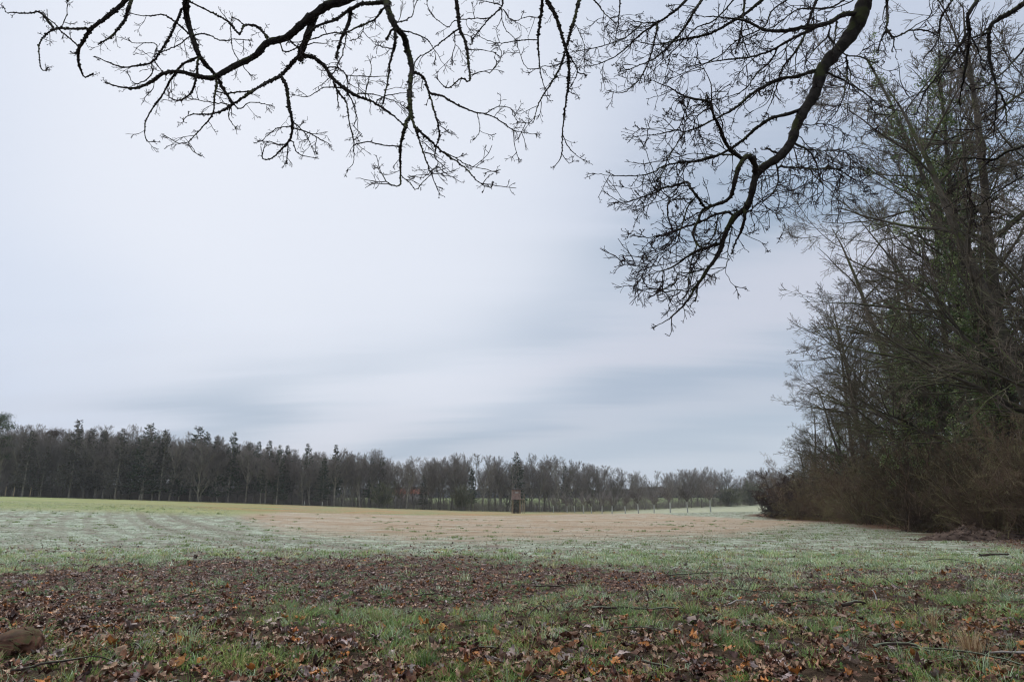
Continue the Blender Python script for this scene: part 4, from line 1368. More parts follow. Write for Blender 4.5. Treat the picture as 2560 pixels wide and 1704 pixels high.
def lumps(g, r, P, R, every, lo=0.35, hi=0.8, mx=0.013):
    """little cushions of moss and lichen round a bough"""
    d = np.linalg.norm(np.diff(P, axis=0), axis=1).sum()
    n = int(d / every)
    if n < 1:
        return
    k = r.integers(0, len(P), n)
    s = np.clip(R[k] * r.uniform(lo, hi, n), 0.0028, mx) * r.uniform(0.7, 1.3, n)
    o = norm(r.normal(0, 1, (n, 3)))
    c = P[k] + o * (R[k] * 0.95)[:, None]
    u = np.array([[1, 0, 0], [-1, 0, 0], [0, 1, 0], [0, -1, 0], [0, 0, 1], [0, 0, -1]], float)
    V = c[:, None] + u[None] * s[:, None, None] * r.uniform(0.6, 1.3, (n, 6, 1))
    f = np.array([[0, 2, 4], [2, 1, 4], [1, 3, 4], [3, 0, 4], [2, 0, 5], [1, 2, 5], [3, 1, 5], [0, 3, 5]])
    g.add(V.reshape(-1, 3), [(np.arange(n)[:, None, None] * 6 + f).reshape(-1, 3)])


def twigs(g, r, P, R, density, scale=1.0, tip=True):
    """oak twigs with end clusters of buds along a bough P"""
    L = np.linalg.norm(np.diff(P, axis=0), axis=1).sum()
    n = r.poisson(L * density)
    if tip:
        n += 2
    if n < 1:
        return
    t = r.uniform(0.08, 1, n)
    if tip:
        t[:2] = 1.0
    k = np.minimum((t * (len(P) - 1)).astype(int), len(P) - 2)
    D = norm(P[k + 1] - P[k])
    thin = np.clip(0.010 / (R[k] + 0.004), 0.35, 1.6)
    rnd = r.normal(0, 1, (n, 3)) * np.array([1, 0.7, 1])
    perp = norm(rnd - (rnd * D).sum(1, keepdims=True) * D)
    a = np.radians(r.uniform(30, 75, n))[:, None]
    if tip:
        a[:2] *= 0.35
    C = D * np.cos(a) + perp * np.sin(a)
    Ln = r.uniform(0.08, 0.38, n) * scale * np.clip(thin, .5, 1.2)
    if tip:
        Ln[:2] *= 0.5
    Ln = Ln * np.where(t > 0.9, 0.8, 1.0)
    P1, Q1 = sweep(r, P[k], C, Ln, 7, 0.17)
    R1 = taper(r.uniform(0.0036, 0.0056, n), 0.0028, 7, n)
    g.tubes(P1, R1, 4)
    S, C, L2, _, _ = sprout(r, P1, Q1, R1, 3.6, 0.2, 1.0, (28, 62), (0.3, 0.62), Ln)
    P2, Q2 = sweep(r, S, C, np.clip(L2, 0.03, 0.24), 4, 0.15)
    R2 = taper(np.full(len(S), 0.0030), 0.0022, 4, len(S))
    g.tubes(P2, R2, 3)
    S, C, L3, _, _ = sprout(r, P2, Q2, R2, 2.2, 0.4, 1.0, (25, 55), (0.3, 0.6), np.clip(L2, 0.05, 0.2))
    P3, Q3 = sweep(r, S, C, np.clip(L3, 0.015, 0.06), 2, 0.12)
    R3 = np.tile([0.0021, 0.0019, 0.0034], (len(S), 1))
    g.tubes(P3, R3, 3)


def oak():
    r = np.random.default_rng(5)
    root = empty('oak_tree', (5.6, -0.6, float(Z(5.6, -0.6))))
    off = np.array(root.location)
    tag(root, 'old mossy oak whose bare dark boughs hang down over the field', 'tree')

    def rel(P):
        return P - off
    g = Geo()
    T = resample(TRUNK, 0.25)
    tt = np.linspace(0, 1, len(T))
    Rt = 0.46 * (1 - 0.7 * tt) + 0.25 * np.exp(-tt * 18)
    g.tubes(rel(T)[None], Rt[None], 16)
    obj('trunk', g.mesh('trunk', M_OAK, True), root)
    bough = {}
    for nm, B in BOUGHS.items():
        g = Geo()
        S = resample(B, 0.1)
        t = np.linspace(0, 1, len(S))
        Rb = 0.21 * (1 - t) + 0.05
        g.tubes(rel(S)[None], Rb[None], 10)
        bough[nm] = (S, Rb)
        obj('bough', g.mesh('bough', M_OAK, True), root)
    groups = {}
    placed = []   # (px, py, depth, radius) samples
    for key, reg, pts, w0, w1, dep in OAK:
        ox, oy, sc = RG[reg]
        p = np.array(pts, float) * sc + (ox, oy)
        p = resample(p, 7.0)
        n = len(p)
        t = np.linspace(0, 1, n)
        if dep is None:
            same = [q for q in placed if q[0] == key]
            A = np.vstack([q[1] for q in same])
            d = np.hypot(A[:, 0] - p[0, 0], A[:, 1] - p[0, 1])
            d0 = A[np.argmin(d), 2]
            p[0] = A[np.argmin(d), :2] if d.min() < 30 else p[0]
            j = np.argmin(np.hypot(A[:, 0] - p[-1, 0], A[:, 1] - p[-1, 1]))
        else:
            d0 = dep
        drift = r.uniform(-0.9, 0.9) * min(1.0, n * 7 / 250)
        wob = r.normal(0, 0.10, 3)
        D = d0 + drift * t ** 1.2 + sum(wob[i] * np.sin(math.pi * (i + 1) * t) for i in range(3)) * min(1, n / 25)
        P = W(p[:, 0], p[:, 1], D)
        px2m = np.linalg.norm(P - np.array([0, 0, CH]), axis=1) / F * 0.93
        R = (w0 * (1 - t) ** 0.9 + w1 * (1 - (1 - t) ** 0.9)) * sc * px2m / 2 * 1.0
        R = R * (1 + 0.16 * (vnoise(np.arange(n) * 0.8, np.zeros(n), 3 + len(placed)) - 0.5) * 2)
        P = P + r.normal(0, 0.004, P.shape) * np.clip(1 - R[:, None] / 0.03, 0.1, 1)
        placed.append((key, np.column_stack([p, D]), R))
        gr = groups.setdefault(key, dict(l=Geo(), t=Geo(), root=None))
        if dep is not None:
            # carry the limb on above the picture to its bough
            nm = 'left' if key[0] == 'L' else ('low' if key[0] == 'E' else 'right')
            if key == 'R1':
                S, Rb = bough['low']
            else:
                S, Rb = bough[nm]
            dn = np.linalg.norm(S - (P[0] + np.array([0, 0, 1.2])), axis=1)
            k = np.argmin(dn)
            tan = norm(P[0] - P[2])
            tan[2] = max(tan[2], 0.35)
            m1 = P[0] + tan * dn[k] * 0.35
            C = resample(np.array([S[k], S[k] * 0.45 + m1 * 0.55, m1 * 0.9 + P[0] * 0.1, P[0]]), 0.06)
            Rc = np.linspace(max(R[0] * 1.25, 0.02), R[0], len(C))
            if key == 'R1':
                Rc = np.linspace(0.14, R[0], len(C))
            P = np.vstack([C[:-1], P])
            R = np.r_[Rc[:-1], R]
            skip = len(C)
        else:
            skip = 0
        fat = R > 0.02
        gr['l'].tubes(rel(P)[None], R[None], 10 if R.max() > 0.03 else 6)
        vis_P, vis_R = P[skip:], R[skip:]
        left = key[0] == 'L'
        lumps(gr['l'], r, rel(vis_P), vis_R, 0.0055 if left else 0.010, 0.5, 1.1, 0.014 if left else 0.012)
        if left:
            lumps(gr['l'], r, rel(vis_P), vis_R, 0.035, 1.0, 1.7, 0.022)
        dens = {'L': 4.3, 'R': 6.8, 'E': 4.6}[key[0]]
        twigs(gr['t'], r, rel(vis_P), vis_R, dens, 0.85 if left else 0.92)
        if not left:   # longer secondary shoots fill the right hand limbs
            L = np.linalg.norm(np.diff(vis_P, axis=0), axis=1).sum()
            for _ in range(r.poisson(L * (2.3 if key[0] == 'R' else 0.7))):
                k = r.integers(0, len(vis_P) - 1)
                d = norm(vis_P[min(k + 3, len(vis_P) - 1)] - vis_P[max(k - 1, 0)])
                o = norm(r.normal(0, 1, 3) * np.array([1, .8, 1]))
                c = norm(d * 0.9 + o * 0.75 + np.array([-0.2, 0, -0.2]))
                ln = r.uniform(0.25, 0.6)
                if k > 0.8 * len(vis_P):
                    continue
                P1, Q1 = sweep(r, vis_P[k:k + 1], c[None], np.array([ln]), 16, 0.14, (-0.3, 0, -0.2), 0.05)
                R1 = np.linspace(min(vis_R[k] * 0.6, 0.007), 0.0028, 17)
                gr['l'].tubes(rel(P1), R1[None], 5)
                twigs(gr['t'], r, rel(P1[0]), R1, 6.5, 0.85)
    names = {'L': 'limb', 'R': 'limb', 'E': 'limb'}
    for key, gr in groups.items():
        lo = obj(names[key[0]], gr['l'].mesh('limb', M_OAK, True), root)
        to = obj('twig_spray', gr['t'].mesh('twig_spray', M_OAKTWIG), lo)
        to['kind'] = 'stuff'
        if key == 'R1':
            lo['label'] = 'heavy mossy limb curving down over the field'


oak()


# ------------------------------------------------------------------ bare trees
def bare(seed, H=24, r0=0.28, fork=0.22, n1=22, l1=(0.30, 0.48), a1=(35, 68), n2=11, n3=7, n4=4, up=0.05, trop=(0, 0, 1), lean=(0, 0, 0), rt=0.008, wander=0.10, droop=0.0, stems=1, l2=(0.38, 0.6), l3=(0.35, 0.6), l4=(0.3, 0.6), flat=0.2, top=0.9, a2=(25, 58)):
    r = np.random.default_rng(seed)
    gt, gc = Geo(), Geo()
    S0 = np.zeros((stems, 3))
    D0 = np.tile([0, 0, 1.0], (stems, 1)) + np.asarray(lean)
    if stems > 1:
        S0[:, :2] = r.normal(0, 0.25, (stems, 2))
        D0 = D0 + np.column_stack([r.normal(0, 0.2, (stems, 2)), np.zeros(stems)])
    S0[:, 2] = -0.3
    L0 = np.full(stems, H * top) * r.uniform(0.8, 1.0, stems)
    L0[0] = H * top
    P, Q = sweep(r, S0, D0, L0, 14, 0.045, (0, 0, 1), 0.03)
    t = np.linspace(0, 1, 15)
    R = np.outer(np.full(stems, r0 / (stems ** 0.5)), (1 - t) ** 0.8 * 0.92 + 0.05)
    R[:, 0] *= 1.35
    gt.tubes(P, R, 8)
    S, C, L, Rc, _ = sprout(r, P, Q, R, n1, fork, 1.0, a1, l1, np.full(stems, H), flat)
    if lean != (0, 0, 0):
        C = norm(C + np.asarray(lean) * 1.2)
    P1, Q1 = sweep(r, S, C, L, 9, wander, trop, up)
    R1 = taper(np.minimum(Rc * 0.55, r0 * 0.36), rt * 1.6, 9, len(S))
    gt.tubes(P1, R1, 5)
    levels = [(n2, l2, 7, 4), (n3, l3, 5, 3), (n4, l4, 3, 3)]
    Pp, Qp, Rp, Lp = P1, Q1, R1, L
    for i, (n, lr, K, sides) in enumerate(levels):
        if n <= 0:
            break
        S, C, L, Rc, _ = sprout(r, Pp, Qp, Rp, n, 0.15, 1.0, a2, lr, Lp, 0.1)
        Pp, Qp = sweep(r, S, C, L, K, wander * 1.1, (trop[0], trop[1], trop[2] - droop * (i + 1)), up * 0.8)
        Rp = taper(np.clip(Rc * 0.6, rt, None), rt * 0.75, K, len(S))
        Lp = L
        (gt if i == 0 and sides > 3 else gc).tubes(Pp, Rp, sides)
    return gt, gc


def tree_set(name, specs, mt, mc):
    out = []
    for s in specs:
        gt, gc = bare(**s)
        out.append((gt.mesh('trunk', mt, True), gc.mesh('crown', mc)))
    return out


def place(kind, meshes, x, y, rz, s, label, cat, group=None, zoff=0.0):
    root = empty(kind, (x, y, float(Z0(x, y)) + zoff), rz, s)
    for nm, me in zip(('trunk', 'crown'), meshes):
        obj(nm, me, root)
    tag(root, label, cat, group)
    return root


# the wood on the right ------------------------------------------------
EDGE = tree_set('edge', [
    dict(seed=101, H=25, lean=(-0.02, -0.02, 0), n1=27, n2=9, n3=7, n4=3, up=0.03, droop=0.4, l1=(0.26, 0.42), l2=(0.36, 0.58), rt=0.0105, trop=(-0.4, -0.1, 0.8), r0=0.34, a1=(38, 78), fork=0.15, a2=(24, 55)),
    dict(seed=112, H=24, lean=(-0.03, -0.03, 0), n1=26, n2=9, n3=7, n4=3, up=0.035, droop=0.3, l1=(0.25, 0.42), l2=(0.36, 0.58), rt=0.0105, trop=(-0.4, -0.1, 0.9), fork=0.12, r0=0.32, a1=(34, 74), a2=(24, 55)),
    dict(seed=103, H=26, lean=(-0.01, -0.02, 0), n1=27, n2=9, n3=7, n4=3, up=0.03, droop=0.5, l1=(0.24, 0.40), l2=(0.36, 0.58), rt=0.0105, trop=(-0.3, -0.1, 0.8), r0=0.36, a1=(40, 80), fork=0.15, a2=(24, 55)),
    dict(seed=104, H=23, lean=(-0.04, -0.02, 0), n1=25, n2=9, n3=7, n4=3, up=0.04, droop=0.2, l1=(0.26, 0.42), l2=(0.36, 0.58), rt=0.0105, trop=(-0.4, 0, 1), fork=0.10, stems=2, r0=0.36, a1=(30, 70), a2=(24, 55)),
], M_BARK, M_TWIG)


def ground_at(px, Y):
    """x for a bearing and distance"""
    return (px - 1280) / F * Y / math.cos(PITCH) * 1.0


EDGE_TREES = [
    # px, Y, height scale, variant, label
    (2000, 82, .42, 1, 'small bare tree at the far tip of the wood behind the dark hawthorn bush'),
    (2022, 74, .50, 2, 'low bare tree rising just behind the dark hawthorn bush'),
    (2128, 61, .74, 2, 'broad bare tree tucked between the rounded tree and the first tall crown'),
    (2050, 72, .50, 3, 'bare tree right of the far tip with fanned branches reaching over the field'),
    (2110, 66, .62, 0, 'bare rounded tree between the far tip trees and the first tall crown'),
    (2150, 57, .88, 1, 'first tall crown of the wood counted from its far tip, spreading low over the field'),
    (2250, 52, .90, 2, 'tall bare tree with many ascending stems behind the first tall crown'),
    (2300, 46, .98, 0, 'tall bare tree whose long lower limbs droop toward the field above the ivy'),
    (2375, 41, 1.12, 3, 'tall forked bare tree in front of the ivy covered trunks'),
    (2460, 36, 1.15, 1, 'great bare tree whose crown leaves the top of the view, left of the ivy column'),
    (2530, 31, 1.05, 2, 'great bare tree directly behind the earth heap'),
    (2620, 28, 1.0, 0, 'great bare tree right of the earth heap, cut by the border of the view'),
    (2730, 26, 1.0, 3, 'nearest bare tree of the wood, only its branches reaching into view'),
]
re_ = np.random.default_rng(55)
for i, (px, Y, s, v, lab) in enumerate(EDGE_TREES):
    x = (px - 1280) / F * Y
    place('bare_tree', EDGE[v], x, Y, re_.uniform(-0.35, 0.35), s, lab, 'tree', 'bare trees along the edge of the wood')
k = 0
for row, (dy, px0, px1, n) in enumerate(((9, 2090, 2760, 5), (20, 2080, 2800, 5), (34, 2060, 2750, 6))):
    for i in range(n):
        px = px0 + (px1 - px0) * (i + re_.uniform(0.1, 0.9)) / n
        f_ = (px - px0) / (px1 - px0)
        Y = (80 - 56 * min(1, max(0, (px - 2000) / 620)) ** 0.8) + dy + re_.uniform(-2, 2)
        x = (px - 1280) / F * Y
        s = (0.50 + 0.30 * min(1, (px - 2000) / 400)) * re_.uniform(0.85, 1.1)
        place('bare_tree', EDGE[k % 4], x, Y, re_.uniform(0, 6.28), s, 'bare tree among many deep inside the wood behind its edge', 'tree', 'bare trees inside the wood')
        k += 1


def ivy_column(px, Y, h0, h1, rad, label, seed, n=9000):
    """a trunk wrapped in ivy leaves"""
    r = np.random.default_rng(seed)
    x = (px - 1280) / F * Y
    root = empty('ivy_clad_tree', (x, Y, float(Z0(x, Y))))
    g = Geo()
    P, Q = sweep(r, np.array([[0, 0, -0.3]]), np.array([[r.normal(0, .04), r.normal(0, .04), 1.0]]), np.array([h1 * 1.2]), 16, 0.035, (0, 0, 1), 0.03)
    R = taper(np.array([0.24]), 0.05, 16, 1)
    g.tubes(P, R, 8)
    S, C, L, Rc, _ = sprout(r, P, Q, R, 16, 0.35, 1, (30, 65), (0.15, 0.32), np.array([h1 * 1.2]))
    P1, Q1 = sweep(r, S, C, L, 7, 0.12, (0, 0, 1), 0.06)
    R1 = taper(Rc * 0.4, 0.012, 7, len(S))
    g.tubes(P1, R1, 5)
    obj('trunk', g.mesh('trunk', M_BARK, True), root)
    gc = Geo()
    S, C, L, Rc, _ = sprout(r, P1, Q1, R1, 9, 0.2, 1, (25, 60), (0.3, 0.6), L)
    P2, Q2 = sweep(r, S, C, L, 5, 0.13)
    gc.tubes(P2, taper(np.full(len(S), 0.012), 0.008, 5, len(S)), 3)
    S, C, L, Rc, _ = sprout(r, P2, Q2, taper(np.full(len(S), 0.012), 0.008, 5, len(S)), 6, 0.2, 1, (25, 60), (0.3, 0.6), L)
    P3, Q3 = sweep(r, S, C, L, 3, 0.13)
    gc.tubes(P3, taper(np.full(len(S), 0.009), 0.006, 3, len(S)), 3)
    obj('crown', gc.mesh('crown', M_TWIG), root)
    # ivy: leaves clustered round the trunk and the feet of the limbs
    gi = Geo()
    nc = n // 24
    tz = r.uniform(h0, h1, nc)
    tk = np.clip(tz / (h1 * 1.2) * 16, 0, 15.99)
    kk = tk.astype(int)
    base = P[0, kk] * (1 - (tk - kk))[:, None] + P[0, kk + 1] * (tk - kk)[:, None]
    a = r.uniform(0, 6.28, nc)
    prof = 0.55 + 0.75 * fnoise(tz * 0.8, a * 0 + seed, 3)
    rr = rad * prof * np.sqrt(r.uniform(0.15, 1, nc))
    cen = base + np.stack([np.cos(a) * rr, np.sin(a) * rr, r.normal(0, .15, nc)], 1)
    # some clusters follow limbs
    m = r.uniform(0, 1, nc) < 0.35
    li = r.integers(0, len(P1), nc)
    lk = r.integers(0, 5, nc)
    cen = np.where(m[:, None], P1[li, lk] + r.normal(0, 0.15, (nc, 3)), cen)
    ci = np.repeat(np.arange(nc), 22)
    N = len(ci)
    c = cen[ci] + r.normal(0, 0.11, (N, 3))
    u, v = norm(r.normal(0, 1, (N, 3))), norm(r.normal(0, 1, (N, 3)))
    s = r.uniform(0.035, 0.07, N)[:, None]
    V = np.stack([c - u * s, c + v * s * .8, c + u * s, c - v * s * .8], 1).reshape(-1, 3)
    col = pick(r, [(0.09, 0.145, 0.035), (0.14, 0.19, 0.05), (0.06, 0.10, 0.028), (0.18, 0.22, 0.07)], nc, 0.25)[ci]
    gi.add(V, [np.arange(N)[:, None] * 4 + np.arange(4)], np.repeat(col, 4, 0))
    obj('ivy', gi.mesh('ivy', M_IVY), root)
    tag(root, label, 'tree', 'trees wrapped in dark ivy')


for i, a in enumerate([
        (2090, 68, 1.5, 8, 1.0, 'slim ivy wrapped trunk near the far tip of the wood', 301, 5000),
        (2160, 60, 1.0, 10, 1.1, 'ivy clad tree behind the low branches of the first tall crown', 302, 6000),
        (2250, 42.5, 1.5, 12, 1.4, 'ivy covered tree standing left in the dark green middle of the wood', 303, 12000),
        (2335, 38, 1.0, 12, 1.7, 'broadest ivy covered tree in the dark green middle of the wood', 304, 16000),
        (2405, 34.5, 1.0, 10, 1.3, 'ivy covered tree right of the broadest ivy one', 305, 12000),
        (2500, 31, 5.0, 20, 1.0, 'tall ivy column rising high toward the upper right', 306, 14000),
        (2570, 30, 3.0, 23, 1.3, 'tallest ivy column standing at the border of the view', 307, 16000),
        (2450, 48, 2.0, 17, 1.1, 'ivy clad trunk deeper in the wood behind the tall ivy column', 308, 9000)]):
    ivy_column(*a)


def hazel_poles():
    """pale upright hazel stems that show at the foot of the wood"""
    for i, (px, Y, n, lab) in enumerate(((2300, 37.5, 15, 'clump of pale hazel poles left of the earth heap'), (2345, 34.8, 18, 'denser clump of pale olive hazel poles just left of the earth heap'), (2420, 32.0, 13, 'clump of slender hazel poles behind the left end of the earth heap'),
                                        (2520, 28.8, 15, 'clump of pale hazel poles behind the right end of the earth heap'), (2215, 43.5, 12, 'small clump of hazel poles farthest from the earth heap'))):
        r = np.random.default_rng(700 + i)
        x = (px - 1280) / F * Y
        g = Geo()
        S = np.column_stack([r.normal(0, .35, (n, 2)), np.full(n, -.1)])
        D = np.column_stack([r.normal(-.03, .2, n), r.normal(0, .15, n), np.ones(n)])
        L = r.uniform(2.5, 6, n)
        P, Q = sweep(r, S, D, L, 10, 0.06)
        R = taper(r.uniform(.014, .032, n), .008, 10, n)
        g.tubes(P, R, 5)
        root = empty('hazel_clump', (x, Y, float(Z0(x, Y))))
        obj('poles', g.mesh('poles', M_HAZEL), root)['kind'] = 'stuff'
        g = Geo()
        S, C, L2, Rc, _ = sprout(r, P, Q, R, 7, .3, 1, (20, 60), (.15, .4), L)
        P2, Q2 = sweep(r, S, C, L2, 5, .12)
        g.tubes(P2, taper(np.full(len(S), .007), .005, 5, len(S)), 3)
        obj('branches', g.mesh('branches', M_SHRUB), root)['kind'] = 'stuff'
        tag(root, lab, 'shrub', 'hazel clumps at the foot of the wood')


M_HAZEL = bark_mat('hazel_bark', (0.16, 0.14, 0.085), (0.26, 0.23, 0.15), scale=3, bump=0)
hazel_poles()

# undergrowth ----------------------------------------------------------
def shrub_meshes(seed, H, ns, spread, rt=0.006, n2=9, n3=7, n4=4, base=0.5):
    r = np.random.default_rng(seed)
    S = np.column_stack([r.normal(0, base, (ns, 2)), np.full(ns, -0.15)])
    D = np.column_stack([r.normal(0, spread, (ns, 2)), np.ones(ns)])
    L = H * r.uniform(0.55, 1.0, ns)
    P, Q = sweep(r, S, D, L, 9, 0.10, (0, 0, -1), 0.02)
    R = taper(r.uniform(0.012, 0.03, ns), 0.007, 9, ns)
    gt, gc = Geo(), Geo()
    gt.tubes(P, R, 4)
    Lp = L
    for i, (n, K) in enumerate(((n2, 6), (n3, 4), (n4, 2))):
        S, C, Lc, Rc, _ = sprout(r, P, Q, R, n, 0.08, 1, (20, 65), ((0.25, 0.5), (0.3, 0.6), (0.3, 0.6))[i], Lp)
        P, Q = sweep(r, S, C, Lc, K, 0.15)
        R = taper(np.clip(Rc * 0.6, rt, 0.02), rt * 0.8, K, len(S))
        gc.tubes(P, R, 3)
        Lp = Lc
    return gt, gc


SHR = []
for sd, H, ns, sp in ((401, 4.6, 26, 0.28), (402, 3.6, 30, 0.42), (403, 5.5, 24, 0.22), (404, 3.0, 34, 0.55)):
    a, b = shrub_meshes(sd, H, ns, sp)
    SHR.append((a.mesh('stems', M_SHRUB), b.mesh('branches', M_SHRUB)))


def put_shrub(x, y, v, s, rz, label, group='undergrowth shrubs along the wood'):
    root = empty('bare_shrub', (x, y, float(Z0(x, y)) - 0.05), rz, s)
    obj('stems', SHR[v][0], root)
    obj('branches', SHR[v][1], root)
    tag(root, label, 'shrub', group)


# the dark hawthorn at the far tip
a, b = shrub_meshes(410, 5.6, 34, 0.5, rt=0.011, n2=11, n3=9, n4=5, base=0.55)
xh = (1938 - 1280) / F * 70
root = empty('hawthorn_bush', (xh, 70, float(Z0(xh, 70)) - .05))
obj('stems', a.mesh('stems', M_DARKSHRUB), root)
obj('branches', b.mesh('branches', M_DARKSHRUB), root)
tag(root, 'dense dark hawthorn bush standing alone at the far tip of the wood', 'bush')

SL = ['bare brown shrub at the wood edge, just right of the dark hawthorn', 'second shrub of the wood edge right of the dark hawthorn', 'third shrub of the wood edge right of the dark hawthorn',
      'fourth shrub of the wood edge right of the dark hawthorn', 'fifth shrub of the wood edge right of the dark hawthorn', 'shrub with arching stems midway along the wood edge',
      'shrub right of the arching one midway along the wood edge', 'reddish brown shrub under the drooping lower limbs', 'shrub below the left ivy covered tree', 'shrub below the broadest ivy covered tree',
      'pale stemmed shrub standing left behind the earth heap', 'tall stemmed shrub directly behind the earth heap', 'shrub standing right behind the earth heap', 'nearest shrub of the wood, right of the earth heap']
for i in range(14):
    f_ = (i + 0.4) / 13.5
    px = 1985 + (2640 - 1985) * f_
    p = np.array([np.interp(px, [1880, 2060, 2250, 2400, 2560, 2660], c) for c in (
        [q[0] for q in WE[2:7]] + [WE[6][0] + 2.2], [q[1] for q in WE[2:7]] + [WE[6][1] - 1.5])])
    put_shrub(p[0] + 1.2 + re_.uniform(-.4, .4), p[1] + 1.6 + re_.uniform(-.4, .8), i % 4, re_.uniform(0.8, 1.15), re_.uniform(0, 6.28), SL[i])
for i in range(74):
    f_ = re_.uniform(0, 1)
    px = 1970 + 760 * f_
    Y = np.interp(px, [1970, 2060, 2250, 2400, 2560, 2730], [72, 62, 44, 35, 28, 24]) + 3.0 + 26 * re_.uniform(0, 1) ** 1.3
    x = (px - 1280) / F * Y
    put_shrub(x, Y, i % 4, re_.uniform(0.9, 1.5), re_.uniform(0, 6.28), 'bare shrub in the tangle inside the wood, behind the edge shrubs', 'undergrowth shrubs inside the wood')


def edge_brush():
    """brambles, dead stalks and saplings that fill the foot of the wood"""
    r = np.random.default_rng(60)
    g = Geo()
    n = 5200
    px = r.uniform(1930, 2760, n)
    Y = np.interp(px, [1930, 2060, 2250, 2400, 2560, 2760], [74, 61, 42, 33.5, 26.5, 22]) + r.uniform(-0.5, 1, n) ** 1 * 2 + r.exponential(6, n)
    X = (px - 1280) / F * Y
    S = np.column_stack([X, Y, Z0(X, Y) - 0.05])
    D = np.column_stack([r.normal(-0.1, 0.4, n), r.normal(-.1, 0.35, n), np.ones(n)])
    L = r.uniform(0.5, 3.4, n) * np.clip(r.normal(1, .3, n), .3, 2)
    P, Q = sweep(r, S, D, L, 7, 0.16, (-0.15, -0.1, -1), 0.05)
    R = taper(r.uniform(0.004, 0.013, n), 0.004, 7, n)
    g.tubes(P, R, 3)
    S, C, L2, Rc, _ = sprout(r, P, Q, R, 6, 0.15, 1, (25, 75), (0.15, 0.4), L)
    P2, Q2 = sweep(r, S, C, L2, 3, 0.2)
    g.tubes(P2, taper(np.clip(Rc * .7, .004, 1), 0.0035, 3, len(S)), 3)
    o = obj('brushwood', g.mesh('brushwood', M_SHRUB))
    tag(o, 'tangled brown brambles and dead stalks filling the foot of the wood', 'brushwood', kind='stuff')
    # rough dry grass along the foot of the wood
    g = Geo()
    n = 26000
    px = r.uniform(1900, 2700, n)
    Y = np.interp(px, [1900, 2060, 2250, 2400, 2560, 2700], [71.5, 59, 40.5, 31.5, 24.8, 21.5]) + r.normal(0, 1, n) * 0.9 + 0.6
    X = (px - 1280) / F * Y
    c = pick(r, [(0.22, 0.14, 0.075), (0.30, 0.21, 0.11), (0.16, 0.09, 0.05), (0.13, 0.14, 0.05)], n)
    blades(g, r, X, Y, r.uniform(0.08, 0.34, n), r.uniform(0.008, 0.014, n) * (Y / 26) ** .5, 0.8, c, c * 1.15)
    o = obj('dry_grass', g.mesh('dry_grass', M_GRASS))
    tag(o, 'rough tawny dry grass fringing the foot of the wood', 'grass', kind='stuff')


edge_brush()

# ------------------------------------------------------------------ the far wood
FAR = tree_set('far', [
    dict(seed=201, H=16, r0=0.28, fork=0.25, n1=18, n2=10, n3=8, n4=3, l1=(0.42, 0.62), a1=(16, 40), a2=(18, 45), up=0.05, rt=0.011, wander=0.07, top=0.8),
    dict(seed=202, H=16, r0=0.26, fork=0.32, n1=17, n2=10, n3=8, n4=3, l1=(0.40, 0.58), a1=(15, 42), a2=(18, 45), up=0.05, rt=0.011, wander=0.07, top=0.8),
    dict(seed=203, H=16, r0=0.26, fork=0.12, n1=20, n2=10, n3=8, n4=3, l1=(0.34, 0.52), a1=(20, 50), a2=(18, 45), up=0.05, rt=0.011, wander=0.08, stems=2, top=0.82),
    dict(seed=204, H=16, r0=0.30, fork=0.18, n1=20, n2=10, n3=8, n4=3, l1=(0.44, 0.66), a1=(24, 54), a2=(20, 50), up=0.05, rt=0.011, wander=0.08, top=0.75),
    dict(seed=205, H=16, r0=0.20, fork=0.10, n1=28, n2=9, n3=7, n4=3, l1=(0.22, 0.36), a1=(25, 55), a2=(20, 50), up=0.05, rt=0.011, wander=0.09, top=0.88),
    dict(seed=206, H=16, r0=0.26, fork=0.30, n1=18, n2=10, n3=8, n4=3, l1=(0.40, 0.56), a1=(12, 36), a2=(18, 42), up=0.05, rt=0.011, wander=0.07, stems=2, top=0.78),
], M_FARBARK, M_FARTWIG)


